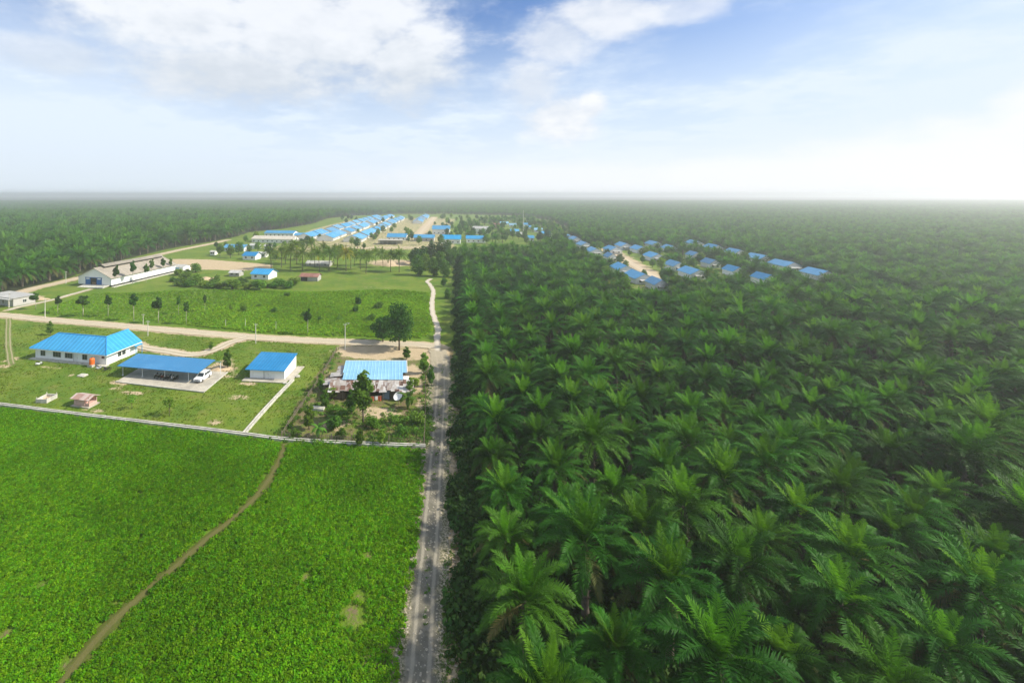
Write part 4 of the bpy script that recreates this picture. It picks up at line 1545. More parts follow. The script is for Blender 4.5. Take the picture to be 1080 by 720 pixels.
def bikes():
    black, red = bike_proto('black_paint'), bike_proto('red_paint')
    wh = bike_proto('car_white')
    spots = [(164.5, 398.5), (168.0, 399.3), (171.5, 399.6), (175.0, 400.3), (178.6, 400.4), (182.0, 401.2), (185.2, 401.0)]
    first = {}
    for k, (px, py) in enumerate(spots):
        src = red if k == 2 else wh if k == 5 else black
        r = src if id(src) not in first else copy_tree(src)
        first[id(src)] = 1
        p = P(px, py + RND.uniform(-.5, .5))
        r.location = (p.x, p.y, .16)
        r.rotation_euler = (RND.uniform(-.12, -.06), 0, R(-105 + RND.uniform(-14, 14)))
        paint = 'red' if k == 2 else 'white' if k == 5 else 'black'
        tag(r, '%s motorbike under the blue carport, %s from the left in the row of seven' % (paint, ordinal(k + 1)), 'motorbike', 'motorbikes parked under the carport')
    extra = copy_tree(wh)
    p = P(41, 385)
    extra.location = (p.x, p.y, 0); extra.rotation_euler = (-.1, 0, R(20))
    tag(extra, 'white motorbike standing alone on grass before the left end of the white house', 'motorbike', 'motorbikes by the white house')
    p = P(104, 389.5)
    extra = copy_tree(wh)
    extra.location = (p.x, p.y, 0); extra.rotation_euler = (-.1, 0, R(-8))
    tag(extra, 'white motorbike parked in front of the orange water tank', 'motorbike', 'motorbikes by the white house')
    p = P(113, 390.5)
    extra = copy_tree(black)
    extra.location = (p.x, p.y, 0); extra.rotation_euler = (-.1, 0, R(35))
    tag(extra, 'black motorbike by the near right corner of the white house', 'motorbike', 'motorbikes by the white house')


bikes()


def small_white_house():
    o, rot, w, d = frame_of((263.7, 398.7), (300, 400.5), (311, 387))
    r = empty('white_outbuilding', o, rot, 'small white outbuilding with a plain blue sloping roof and paved apron', 'outbuilding')
    shed_house(r, w, d, 2.35, 3.25, .9)
    door_part(r, w * .50, 0, 1.0, 2.0, 'frame_white', base=.1)
    for x in (w * .16, w * .34, w * .66, w * .84):
        vb = MB(); vb.box((x, -.03, 2.12), (.8, .06, .22)); vb.build('vent', M['dark_hole'], r)
    db = MB(); db.tube([(w * .50 - .75, -.08, .1), (w * .50 - .75, -.08, 2.2)], .05, 6)
    db.build('downpipe', M['frame_grey'], r)
    ap = MB()
    ap.box((w / 2 - .1, -1.0, .02), (w + 2.2, 2.0, .26))
    ap.box((w + 1.1, d / 2, .022), (1.8, d + .8, .25))
    ap.build('apron', M['slab'], r)
    st = MB(); st.box((w + 1.0, -2.15, .08), (1.1, .5, .3)); st.build('step', M['pale_concrete'], r)


small_white_house()


def drain(name, pts, label, gapw=.42):
    """an open concrete drain: two lips with a dark channel between them, cast in lengths"""
    c = spline(pts, 2.4)
    r = empty(name, c[len(c) // 2], 0, label, 'drain')
    off = c[len(c) // 2]
    lip = {-1: MB(), 1: MB()}
    ch = MB()
    rr = random.Random(3)
    for k in range(len(c) - 1):
        a, b = c[k] - off, c[k + 1] - off
        an = math.atan2(b.y - a.y, b.x - a.x)
        m = (a + b) / 2
        n = Vector((-math.sin(an), math.cos(an), 0))
        L = (b - a).length
        for s in (-1, 1):
            q = m + n * s * gapw * .72
            lip[s].box((q.x, q.y, .12 + rr.uniform(-.015, .015)), (L - .03, .24, .46), an + rr.uniform(-.006, .006))
        ch.box((m.x, m.y, .02), (L, gapw, .16), an)
    for s in (-1, 1): lip[s].build('lip', M['pale_concrete'], r)
    ch.build('channel', M['concrete'], r)
    return r


drain('concrete_drain', G([(-260, 399.5), (-120, 413), (0, 427), (55, 434), (110, 440.8), (180, 449), (250, 457.5), (296, 463.5), (370, 468), (449, 471)]), 'long pale concrete drain between the yard and the near crop field')
drain('concrete_drain', G([(258, 457), (276, 436), (295, 415.5), (309, 401)]), 'short concrete drain running from the small outbuilding down to the long drain', .36)


def kiosk():
    o, rot, w, d = frame_of((78, 427.5), (93.6, 429.5), (99.5, 425.6))
    d = max(d, 2.0)
    r = empty('pink_hut', o, rot, 'small pink hut with a patchy rusty roof in the yard', 'hut')
    mb = MB()
    mb.box((w * .36, d / 2, .75), (w * .72, d, 1.5))
    mb.box((w * .86, d - .05, .75), (w * .28, .10, 1.5))
    mb.box((w * .86, d / 2, .35), (w * .28 - .004, d - .2, .7))
    mb.build('wall', M['pink_wall'], r)
    for x, y in ((w - .06, .06), (w - .06, d - .15)):
        p = MB(); p.box((x, y, .95), (.10, .10, 2.0)); p.build('post', M['wood_grey'], r)
    rb = MB()
    rb.panel([(-.5, -.55, 1.62), (w + .4, -.55, 1.62), (w + .4, d / 2, 2.15), (-.5, d / 2, 2.15)], .06)
    rb.panel([(-.5, d / 2, 2.15), (w + .4, d / 2, 2.15), (w + .4, d + .5, 1.62), (-.5, d + .5, 1.62)], .06)
    rb.build('roof', M['kiosk_roof'], r)
    fb = MB(); fb.box((w * .5, d * .5, .03), (w + .8, d + .8, .2)); fb.build('floor_slab', M['slab'], r)


kiosk()


def well_box():
    o, rot, w, d = frame_of((38.5, 424.5), (47.5, 425.5), (57, 420.5))
    w, d = 2.3, 2.6
    r = empty('concrete_basin', o, rot + .12, 'open white concrete basin on the grass near the long drain', 'basin')
    mb = MB()
    for c, s in (((w / 2, 0, .35), (w + .2, .2, .9)), ((w / 2, d, .35), (w + .2, .2, .9)), ((0, d / 2, .35), (.2, d - .2, .9)), ((w, d / 2, .35), (.2, d - .2, .9))): mb.box(c, s)
    mb.build('wall', M['pale_concrete'], r)
    f = MB(); f.box((w / 2, d / 2, .1), (w - .2, d - .2, .2)); f.build('floor', M['sand_pile'], r)
    for x, y in ((0, 0), (w, 0), (0, d), (w, d)):
        p = MB(); p.box((x, y, .9), (.12, .12, .5)); p.build('post', M['pale_concrete'], r)


well_box()


def warehouse():
    a, b, c = P(88.75, 299.4), P(117.5, 302.5), P(185, 286.5)
    side = (c - b).normalized()
    rot = math.atan2(side.y, side.x) - PI / 2
    w = (b - a).length * .98
    L = (c - b).length
    o = b - Vector((math.cos(rot), math.sin(rot), 0)) * w
    r = empty('warehouse', o, rot, 'long white warehouse with a brown ridged roof and blue front doors', 'warehouse')
    h, rise, fl = 4.3, 4.3, .75
    prof = [(0, fl), (w, fl), (w, h), (w / 2, h + rise), (0, h)]
    mb = MB()
    mb.face([(x, 0, z) for x, z in prof])
    mb.face([(x, L, z) for x, z in prof][::-1])
    for k in range(5):
        p, q = prof[k], prof[(k + 1) % 5]
        mb.face([(q[0], 0, q[1]), (p[0], 0, p[1]), (p[0], L, p[1]), (q[0], L, q[1])])
    mb.build('wall', M['white_wall'], r)
    pb = MB()
    pb.box((w / 2, L / 2, .3), (w - .8, L - .8, .9))
    pb.build('gap_shade', M['dark_hole'], r)  # near-black block paints the shade in the gap under the raised floor
    ov, cr = .8, 2.3
    sl = rise / (w / 2)
    def z(x): return h + rise - abs(x - w / 2) * sl + .15
    rb = MB()
    rb.panel([(-ov, -ov, z(-ov)), (-ov, L + ov, z(-ov)), (w / 2 , L + ov, z(w / 2)), (w / 2, -ov, z(w / 2))], .1)
    rb.panel([(w + ov, -ov, z(w + ov)), (w + ov, L + ov, z(w + ov)), (w / 2, L + ov, z(w / 2)), (w / 2, -ov, z(w / 2))], .1)
    ro = rb.build('roof', M['fibre_roof'], r)
    up = MB()
    for s in (-1, 1):
        up.panel([(w / 2, 3.5, z(w / 2) + 1.15), (w / 2, L - 1, z(w / 2) + 1.15), (w / 2 + s * cr, L - 1, z(w / 2) + 1.15 - cr * sl), (w / 2 + s * cr, 3.5, z(w / 2) + 1.15 - cr * sl)], .1)
    up.build('ridge_vent', M['fibre_roof'], ro)
    uv = MB()
    for s in (-1, 1):
        uv.box((w / 2 + s * (cr - .7), L / 2 + 1.2, z(w / 2 + cr - .7) + .3), (.1, L - 5, .75))
    uv.build('vent_wall', M['dark_hole'], ro)
    # front opening with two blue sliding doors
    ob = MB(); ob.box((w * .47, -.02, fl + 1.55), (w * .22, .06, 3.1)); ob.build('doorway', M['dark_hole'], r)
    for x0 in (w * .30, w * .64):
        d = MB(); d.box((x0, -.10, fl + 1.5), (w * .15, .12, 3.2)); db = d.build('door', M['blue_door'], r)
        wn = MB(); wn.box((x0, -.175, fl + 2.75), (w * .10, .03, .6)); wn.build('door_light', M['frame_white'], db)
    hd = MB(); hd.box((w * .47, -.12, fl + 3.25), (w * .52, .14, .22)); hd.build('door_rail', M['blue_door'], r)
    cb = MB(); cb.box((w * .48, -.07, fl + .55), (2.0, .08, 1.1)); cb.build('goods', M['wood_door'], r)
    rm = MB(); rm.panel([(w * .2, -4.2, .14), (w * .95, -4.2, .14), (w * .95, -.2, fl), (w * .2, -.2, fl)], .3); rm.build('ramp', M['pale_concrete'], r)
    sk = MB(); sk.box((w + 1.6, L / 2, .06), (1.6, L + 2, .24)); sk.build('side_apron', M['pale_concrete'], r)
    # annex at the far end
    e = b + side * (L + .5)
    o2 = local(o, rot, w - 1.5, L + .3)
    r2 = empty('site_hut', o2, rot, 'small white hut with blue side at the far end of the warehouse', 'hut')
    gable_house(r2, 6.0, 7.0, 2.6, .9, .4, 'white_wall', 'grey_roof', None)
    d = MB(); d.box((2.2, -.05, 1.5), (3.0, .1, 2.2)); d.build('shutter', M['pale_blue_roof'], r2)


warehouse()


def grey_house():
    o, rot, w, d = frame_of((-14, 319.5), (14, 323.5), (22, 318))
    r = empty('grey_house', o, rot, 'grey block house at the left edge of the sandy crossing', 'house')
    d = 8
    mb = MB()
    mb.box((w / 2, d / 2, 1.45), (w, d, 3.5)); mb.build('wall', M['grey_wall'], r)
    rb = MB(); rb.box((w / 2, d / 2, 3.28), (w + .8, d + .8, .16)); rb.build('roof', M['grey_roof'], r)
    for u in (.2, .42, .64, .84): window_part(r, w * u, 0, 1.6, 1.5, 1.4, frame='frame_white', bars=1)
    window_part(r, w, d * .5, 1.6, 1.4, 1.2, face=(1, 0), frame='frame_white', bars=1)
    for x in (0.2, w * .33, w * .66, w - .2):
        p = MB(); p.box((x, -1.5, 1.4), (.18, .18, 3.2)); p.build('post', M['pale_concrete'], r)
    pr = MB(); pr.box((w / 2, -1.1, 3.02), (w + .4, 1.4, .1)); pr.build('porch_roof', M['grey_roof'], r)


grey_house()


# ------------------------------------------------------------------ the hut with the pale blue roof and the rusty lean-to
def rusty_hut():
    tl, tr = P(361, 380.3, 3.5), P(426.5, 380.3, 3.5)
    bl = P(361.5, 400, 2.7)
    rot = math.atan2(tr.y - tl.y, tr.x - tl.x)
    w = (tr - tl).length
    d = tl.y - bl.y
    o = Vector((bl.x - .7, bl.y, 0))
    r = empty('wooden_house', o, rot, 'plank house with a pale blue roof and rusty patched lean-to by the gravel road', 'house')
    mb = MB()
    mb.box((w / 2 + .2, d / 2, 1.25), (w - 1.0, d - .8, 2.5))
    mb.build('wall', M['plank_wall'], r)
    rb = MB()
    rb.panel([(.6, 0, 2.7), (w - 1.0, 0, 2.7), (w - 1.0, d * .35, 2.98), (w, d * .35, 2.98), (w, d, 3.5), (.3, d, 3.5), (.3, d * .35, 2.98), (.6, d * .35, 2.98)], .08)
    ro = rb.build('roof', M['pale_blue_roof'], r)
    rc = MB(); rc.tube([(w + .02, d * .35, 3.0), (w + .02, d, 3.52)], .09, 6); rc.tube([(.3, d + .02, 3.52), (w, d + .02, 3.52)], .07, 6)
    rc.build('roof_edge', M['frame_white'], ro)
    wb = MB(); wb.box((w - .25, d * .12, 2.2), (1.3, 1.9, .9)); wb.build('water_butt', M['frame_white'], r)
    # lean-to in front, old zinc sheets laid unevenly
    rr = random.Random(4)
    lb = MB()
    x = -2.0
    while x < w + 1.0:
        ww = rr.uniform(.75, 1.0)
        y0 = -4.6 + rr.uniform(-.5, .4)
        z0 = 1.95 + rr.uniform(-.10, .10)
        lb.panel([(x, y0, z0), (x + ww * 1.06, y0, z0 + rr.uniform(-.05, .05)), (x + ww * 1.06, .25, 2.58 + rr.uniform(-.04, .04)), (x, .25, 2.58)], .03)
        x += ww
    lb.build('lean_to_roof', M['rust_roof'], r)
    for x in (-1.8, 1.2, 4.0, 7.0, 10.0, 13.0, w + .6):
        p = MB(); p.box((x, -4.2, .9), (.11, .11, 2.1)); p.build('post', M['wood_grey'], r)
    for c, d_ in (((.0, -3.9, .75), (3.4, .08, 1.5)), ((4.2, -3.4, .8), (3.0, .08, 1.6)), ((w - 2.2, -3.7, .8), (3.0, .08, 1.6))):
        wl = MB(); wl.box(c, d_); wl.build('board_screen', M['plank_wall'], r)
    dd = MB(); dd.box((w * .69, -3.85, .85), (1.5, .1, 1.7)); dd.build('door', M['blue_grey'], r)
    # side sheds on the left
    sb = MB()
    sb.panel([(-3.6, -1.0, 1.9), (.5, -1.0, 2.2), (.5, 2.4, 2.3), (-3.6, 2.4, 2.0)], .04)
    sb.panel([(-2.6, 2.7, 2.2), (.3, 2.7, 2.5), (.3, 5.0, 2.6), (-2.6, 5.0, 2.3)], .04)
    sb.panel([(-1.4, 5.3, 2.4), (.3, 5.3, 2.6), (.3, d - .6, 2.7), (-1.4, d - .6, 2.4)], .04)
    sb.build('side_roof', M['shed_roof'], r)
    sw = MB(); sw.box((-1.4, 2.0, .95), (3.4, 5.6, 1.9)); sw.build('side_shed_wall', M['plank_wall'], r)
    for x, y in ((-3.4, -.8), (-3.4, 2.2), (-2.4, 4.8)):
        p = MB(); p.box((x, y, .9), (.1, .1, 2.0)); p.build('post', M['wood_grey'], r)
    # satellite dish on a pole in the yard
    q = local(o, rot, w - 2.0, -6.2)
    s = empty('satellite_dish', q, R(-40), 'round white satellite dish on a short pole before the rusty lean-to', 'satellite dish')
    p = MB(); p.tube([(0, 0, -.1), (0, 0, 1.3)], .05, 8); p.build('pole', M['chrome'], s)
    ds = MB()
    tilt = R(50)
    rings = 5
    ax = Vector((0, -math.cos(tilt), math.sin(tilt)))
    u = Vector((1, 0, 0)); v = ax.cross(u)
    pts = []
    for k in range(rings + 1):
        t = k / rings
        for j in range(20):
            a = 2 * PI * j / 20
            pts.append(Vector((0, 0, 1.5)) + (u * math.cos(a) + v * math.sin(a)) * 1.0 * t + ax * (.28 * t * t))
    for k in range(rings):
        for j in range(20):
            a, b = k * 20 + j, k * 20 + (j + 1) % 20
            ds.face([pts[a], pts[b], pts[b + 20], pts[a + 20]])
    ds.build('dish', M['frame_white'], s, smooth=True)
    f = MB(); f.tube([pts[rings * 20 + 10], Vector((0, 0, 1.5)) + ax * .9], .025, 5); f.tube([Vector((0, 0, 1.5)) + ax * .85, Vector((0, 0, 1.5)) + ax * 1.0], .07, 8); f.build('feed_arm', M['chrome'], s)
    # washing on a line
    q = local(o, rot, w * .56, -6.0)
    c = empty('washing_line', q, rot + .15, 'washing line with red cloth before the lean-to', 'washing line')
    for x in (-1.4, 1.4):
        p = MB(); p.tube([(x, 0, -.1), (x, 0, 1.7)], .04, 6); p.build('post', M['wood_grey'], c)
    p = MB(); p.tube([(-1.4, 0, 1.62), (0, 0, 1.52), (1.4, 0, 1.62)], .012, 4); p.build('line', M['frame_grey'], c)
    for k, (x, ww, hh, mm) in enumerate(((-.8, .7, 1.0, 'cloth_red'), (.0, .6, .8, 'frame_white'), (.75, .7, 1.1, 'cloth_red'))):
        cl = MB()
        nx = 6
        for i in range(nx):
            x0, x1 = x - ww / 2 + ww * i / nx, x - ww / 2 + ww * (i + 1) / nx
            y0, y1 = .05 * math.sin(i * 1.4), .05 * math.sin((i + 1) * 1.4)
            cl.face([(x0, y0, 1.55 - hh), (x1, y1, 1.55 - hh), (x1, y1 * .3, 1.55), (x0, y0 * .3, 1.55)])
        cl.build('cloth', M[mm], c)
    return o, rot, w, d


hut_o, hut_rot, hut_w, hut_d = rusty_hut()


def fence(name, pts, label, h=1.15, step=.28, post_every=3.0, wire=False, jitter=.12):
    c = spline(pts, step)
    off = c[0].copy()
    r = empty(name, off, 0, label, 'fence')
    rr = random.Random(len(label))
    pk = MB()
    if not wire:
        for k, p in enumerate(c):
            if rr.random() < .1: continue
            q = p - off
            an = math.atan2(c[min(k + 1, len(c) - 1)].y - c[max(k - 1, 0)].y, c[min(k + 1, len(c) - 1)].x - c[max(k - 1, 0)].x)
            hh = h * rr.uniform(.8, 1.12)
            pk.box((q.x, q.y, hh / 2 - .05), (.09, .03, hh + .1), an + rr.uniform(-jitter, jitter))
        pk.build('pickets', M['wood_grey'], r)
    rl = MB()
    for z in ((h * .3, h * .8) if not wire else (h * .3, h * .6, h * .9)):
        rl.tube([(p.x - off.x, p.y - off.y + (.03 if not wire else 0), z + rr.uniform(-.03, .03)) for p in c[::3]], .03 if not wire else .012, 4)
    rl.build('rails', M['wood_grey'], r)
    cs = spline(pts, post_every)
    for p in cs:
        q = p - off
        m = MB()
        m.box((q.x, q.y + .06, h * .58), (.13, .13, h * 1.25), rr.uniform(-.3, .3))
        m.build('post', M['wood_grey'], r)
    return r


fence('picket_fence', G([(300, 462), (330, 464), (371, 466.5)]), 'low weathered picket fence along the long drain below the plank house')
fence('wire_fence', G([(374, 466.5), (410, 468), (447, 469)]), 'sparse post fence along the drain beside the garden plot', 1.2, .5, 3.2, True)
fence('wire_fence', G([(447.5, 468), (448.5, 445), (449, 418), (449, 400)]), 'tall post fence along the gravel road edge', 1.7, .5, 3.0, True)
fence('picket_fence', G([(355, 370), (341, 394), (325, 419), (310, 440), (297, 461)]), 'slanting picket fence between the grass yard and the plank house', 1.0, .4, 3.4)

# concrete gate block by that fence, slabs lying in the grass
for px, py, s, rz, lab in ((335.5, 432, (2.6, 1.0, .5), -.2, 'grey concrete block beside the slanting picket fence'), (87, 396, (2.0, 1.4, .16), -.3, 'pale concrete slab lying on grass before the white house'),
                           (314, 397.5, (1.0, .7, .3), .4, 'small white slab beside the short drain')):
    q = P(px, py)
    mb = MB(); mb.box((0, 0, s[2] / 2), s); mb.box((s[0] * .12, s[1] * .1, s[2] + .05), (s[0] * .7, s[1] * .75, .1), .1)
    o = mb.build('concrete_slab', M['pale_concrete'], None, q)
    o.rotation_euler = (.02, .03, rz)
    tag(o, lab, 'slab')


# ------------------------------------------------------------------ poles
def pole(px, ybase, ytop, label, lamp=False, r0=.11):
    p = P(px, ybase)
    h = (ybase - ytop) * H / (ybase - Y0)
    r = empty('utility_pole', p, 0, label, 'pole', 'poles along the sandy cross road')
    mb = MB(); mb.tube([(0, 0, -.3), (0, 0, h * .5), (0, 0, h)], [r0 * 1.25, r0, r0 * .75], 8); mb.build('shaft', M['pole_grey'], r)
    cb = MB(); cb.box((0, 0, h - .35), (1.1, .09, .1))
    for x in (-.45, .45): cb.tube([(x, 0, h - .3), (x, 0, h - .12)], .04, 6)
    cb.build('crossarm', M['pole_grey'], r)
    if lamp:
        l = MB(); l.tube([(0, 0, h - .1), (.5, -.2, h + .15), (.9, -.35, h + .12)], .03, 6); l.box((1.05, -.4, h + .1), (.4, .16, .1), -.4); l.build('lamp', M['steel_white'], r)


pole(269.7, 362, 341, 'pale pole beside the cross road behind the small outbuilding')
pole(364, 368.5, 341, 'pale lamp pole between the cross road and the plank house', True)
pole(47.5, 335, 315, 'pale pole left of the long white house beside the cross road')
pole(156, 354, 338, 'pale pole beside the cross road behind the hipped roof of the long white house')
pole(151, 342, 331, 'thin pale pole on the far side of the cross road behind the long white house', r0=.08)
pole(10, 324, 309, 'thin pale pole standing before the grey block house', r0=.08)
pole(69.5, 299, 286, 'pale pole beside the sand road left of the warehouse')
pole(552, 246, 222, 'tall thin mast among the blue roofs of the far settlement', r0=.25)
for k, (px, yb, yt) in enumerate(((258.7, 345.5, 336), (291, 349, 339), (397, 353.5, 343), (238, 345, 337))):
    p = P(px, yb)
    h = (yb - yt) * H / (yb - Y0)
    mb = MB(); mb.tube([(0, 0, -.2), (.02, 0, h * .5), (0, .02, h)], [.07, .06, .05], 6); mb.box((0, 0, h), (.2, .06, .06))
    tag(mb.build('field_stake', M['pole_grey'], None, p), 'thin pale stake at the near edge of the far crop field, %s from the left' % ordinal([2, 3, 4, 1][k]), 'stake', 'stakes along the far crop field')

# ------------------------------------------------------------------ single trees and bushes
YT = [broad_tree_meshes(600 + k, 'young_tree', 'leaf_dark', 620, .045, .48, 'pale_bark', .32, 5, 1.35, .0085) for k in range(4)]
BT = [broad_tree_meshes(620 + k, 'leafy_tree', ('leaf_mid', 'leaf_dark', 'leaf_light', 'leaf_dark')[k], 1500, .040, .22, 'bark', .78, 9, 1.0, .024) for k in range(4)]
SH = [shrub_mesh(640 + k, 'shrub', ('leaf_mid', 'leaf_light', 'leaf_dark', 'leaf_mid')[k], 650, .075, 6) for k in range(4)]

young = [(87.5, 334, 25, 1.7, 'with the widest crown'), (114, 334, 25, 1.0, ''), (141, 338, 31, 1.0, ''), (167, 340.5, 30, 1.1, ''), (196.5, 341.5, 26, .8, ''), (188.5, 331.5, 21, .75, ''), (61, 330.5, 20, 1.2, ''), (37.5, 326, 19, 1.5, ''), (216, 329, 20, .7, ''), (324.7, 352.5, 29, 1.0, '')]
order = sorted(range(len(young)), key=lambda k: young[k][0])
for n_, k in enumerate(order):
    px, yb, hp, wd, extra = young[k]
    h = hp * H / (yb - Y0)
    plant('young_tree', YT[k % 4], ('trunk', 'crown'), P(px, yb), (h * wd, h * wd, h), RND.uniform(0, 6), 'slim young tree with pale trunk along the cross road, %s from left' % ordinal(n_ + 1), 'tree', 'young trees along the cross road')
barn_row = [(122.5, 304.5, 27, .8), (140, 300, 27, .85), (154, 298, 22, .8), (160, 293.5, 22, .8), (172, 290.5, 20, .9), (180, 288, 17, .8)]
for k, (px, yb, hp, wd) in enumerate(barn_row):
    h = hp * H / (yb - Y0)
    plant('young_tree', YT[(k + 1) % 4], ('trunk', 'crown'), P(px, yb), (h * wd, h * wd, h), RND.uniform(0, 6), 'slim young tree before the long side of the warehouse, %s from its near end' % ordinal(k + 1), 'tree', 'young trees beside the warehouse')

# the big dark tree by the crossing: a larger, finer crown of its own
bt = broad_tree_meshes(661, 'big_tree', 'leaf_dark', 3600, .027, .20, 'bark', .68, 17, 1.05, .02)
p = P(421, 369)
plant('big_tree', bt, ('trunk', 'crown'), p, (13.2, 13.2, 14.0), .4, 'big dark round-crowned tree beside the sandy crossing', 'tree')
bt2 = broad_tree_meshes(662, 'big_tree', 'leaf_dark', 2200, .04, .15, 'bark', .8, 8, 1.0, .02)
plant('big_tree', bt2, ('trunk', 'crown'), P(404, 360.5), (8.4, 8.4, 8.2), 1.4, 'lower dark tree tucked against the left of the big crossing tree', 'tree')
yt = broad_tree_meshes(663, 'yard_tree', 'leaf_light', 1500, .035, .12, 'bark', .5, 8, 1.1, .018)
yd = broad_tree_meshes(664, 'yard_tree', 'leaf_mid', 1900, .035, .10, 'bark', .5, 9, 1.1, .018)
plant('yard_tree', yd, ('trunk', 'crown'), P(240, 389), (5.0, 5.0, 5.2), .4, 'bushy green tree right of the carport behind the bare earth', 'tree')
plant('yard_tree', yd, ('trunk', 'crown'), P(223, 369), (3.0, 3.0, 2.6), 2.0, 'small green tree beside the yard track behind the carport', 'tree')
plant('sapling', broad_tree_meshes(665, 'sapling', 'leaf_light', 260, .05, .40, 'bark', .75, 6, .9, .014), ('trunk', 'crown'), P(178.5, 438), (4.2, 4.2, 4.0), .2, 'thin yellow-green sapling on the grass before the carport', 'tree')
plant('sapling', broad_tree_meshes(666, 'sapling', 'leaf_light', 200, .05, .40, 'bark', .75, 6, .9, .012), ('trunk', 'crown'), P(139, 431), (3.2, 3.2, 3.0), .2, 'faint small sapling on grass right of the pink hut', 'tree')
# around the plank house
plant('papaya_tree', broad_tree_meshes(667, 'papaya_tree', 'leaf_mid', 900, .045, .20, 'bark', .42, 11, 1.0, .016), ('trunk', 'crown'), P(383, 446), (10.5, 10.5, 11.0), .8, 'tall loose green tree rising in front of the pale blue roof', 'tree')
plant('yard_tree', yd, ('trunk', 'crown'), P(371, 437), (5.4, 5.4, 5.4), 2.1, 'dark bushy tree left of the tall loose tree in the hut garden', 'tree')
plant('yard_tree', yt, ('trunk', 'crown'), P(326, 452), (5.5, 5.5, 4.4), 2.6, 'bright green bushy tree beside the slanting picket fence', 'tree')
plant('yard_tree', yd, ('trunk', 'crown'), P(342, 430), (4.4, 4.4, 4.0), 3.6, 'dark bush between the concrete block and the rusty lean-to', 'tree')
plant('yard_tree', yd, ('trunk', 'crown'), P(338, 412), (3.8, 3.8, 4.2), 4.6, 'dark bush left of the side sheds of the plank house', 'tree')
plant('yard_tree', yt, ('trunk', 'crown'), P(447, 394), (6.2, 6.2, 5.6), .6, 'yellow-green bushy tree beside the gravel road near the crossing', 'tree')
plant('yard_tree', yd, ('trunk', 'crown'), P(455, 407), (4.0, 4.0, 5.2), 1.6, 'narrow dark bush at the gravel road edge right of the plank house', 'tree')
plant('yard_tree', yd, ('trunk', 'crown'), P(429, 378.5), (5.0, 5.0, 3.6), 2.6, 'low green bush at the foot of the big crossing tree', 'tree')
plant('yard_tree', yt, ('trunk', 'crown'), P(402, 469), (3.6, 3.6, 3.0), 1.9, 'yellow-green bush beside the drain in the garden plot', 'tree')
plant('yard_tree', yd, ('trunk', 'crown'), P(433, 420), (4.4, 4.4, 4.8), .9, 'dark bush at the right end of the rusty lean-to', 'tree')
plant('yard_tree', yd, ('trunk', 'crown'), P(380, 470.5), (3.4, 3.4, 3.4), 1.2, 'green bush at the right end of the low picket fence', 'tree')
plant('yard_tree', yd, ('trunk', 'crown'), P(53, 353), (4.8, 4.8, 4.6), 1.2, 'dark bush behind the left end of the long white house', 'tree')


def banana(loc, sc, label):
    rng = random.Random(9)
    mb = MB()
    mb.tube([(0, 0, -.1), (.03, 0, 1.0), (.05, .02, 1.9)], [.16, .13, .09], 8)
    r = empty('banana_plant', loc, .5, label, 'banana plant')
    r.scale = (sc, sc, sc)
    mb.build('trunk', M['leaf_light'], r)
    lf = MB()
    for k in range(9):
        a = k * 2.4
        el, L = R(72 - 9 * k * .8), rng.uniform(1.7, 2.3)
        pts = []
        x, z, th = 0.0, 1.8, el
        for j in range(8):
            pts.append((x, z)); th -= R(11 + k); x += math.cos(th) * L / 7; z += math.sin(th) * L / 7
        for j in range(7):
            w0, w1 = .36 * math.sin(PI * (j + .25) / 7.4), .36 * math.sin(PI * (j + 1.25) / 7.8)
            q = []
            for (xx, zz), ww in ((pts[j], w0), (pts[j + 1], w1)):
                q.append((xx, zz, ww))
            for s in (-1, 1):
                vv = [(q[0][0], 0, q[0][1]), (q[1][0], 0, q[1][1]), (q[1][0], s * q[1][2], q[1][1] - .10), (q[0][0], s * q[0][2], q[0][1] - .10)]
                lf.face([(vx * math.cos(a) - vy * math.sin(a), vx * math.sin(a) + vy * math.cos(a), vz) for vx, vy, vz in vv])
    lf.build('leaves', M['leaf_mid'], r)


banana(P(430, 431), 1.35, 'banana plant on the garden side of the rusty lean-to')
banana(P(336, 461.5), 1.0, 'small banana plant by the low picket fence')

plot = [(352, 452, 3.0), (361, 462, 2.6), (392, 452, 2.6), (415, 446, 2.2), (425, 458, 2.4), (441, 447, 3.0), (349, 420, 2.8), (437, 408, 2.6), (312, 462, 2.2)]
for k, (px, py, sz) in enumerate(sorted(plot)):
    plant('garden_shrub', SH[(0, 1, 3)[k % 3]], ('foliage', 'stem'), P(px, py), (sz * 1.2, sz * 1.2, sz * .8), RND.uniform(0, 6), 'low green shrub in the plot of the plank house, %s from the left' % ordinal(k + 1), 'shrub', 'shrubs in the plot of the plank house')

# dark clumps in the far crop field
for k, (px, py, s) in enumerate(((243, 324, 3.0), (257, 326, 4.5), (273, 320.5, 2.8), (290, 326, 5.0), (323, 331, 4.2), (337, 335, 3.0), (357, 334.5, 3.6), (303, 309.5, 4.0), (378, 318, 5.0), (392, 334, 5.0), (399, 322, 5.0), (375, 326, 4))):
    plant('field_shrub', SH[(0, 3, 2)[k % 3]], ('foliage', 'stem'), P(px, py + 3), (s * RND.uniform(.7, 1.1), s * RND.uniform(.6, 1.0), s * RND.uniform(.4, .75)), RND.uniform(0, 6), 'dark shrub in the far crop field, %s from the left' % ordinal(sorted((243, 257, 273, 290, 323, 337, 357, 303, 378, 392, 399, 375)).index(px) + 1), 'shrub', 'dark shrubs in the far crop field')

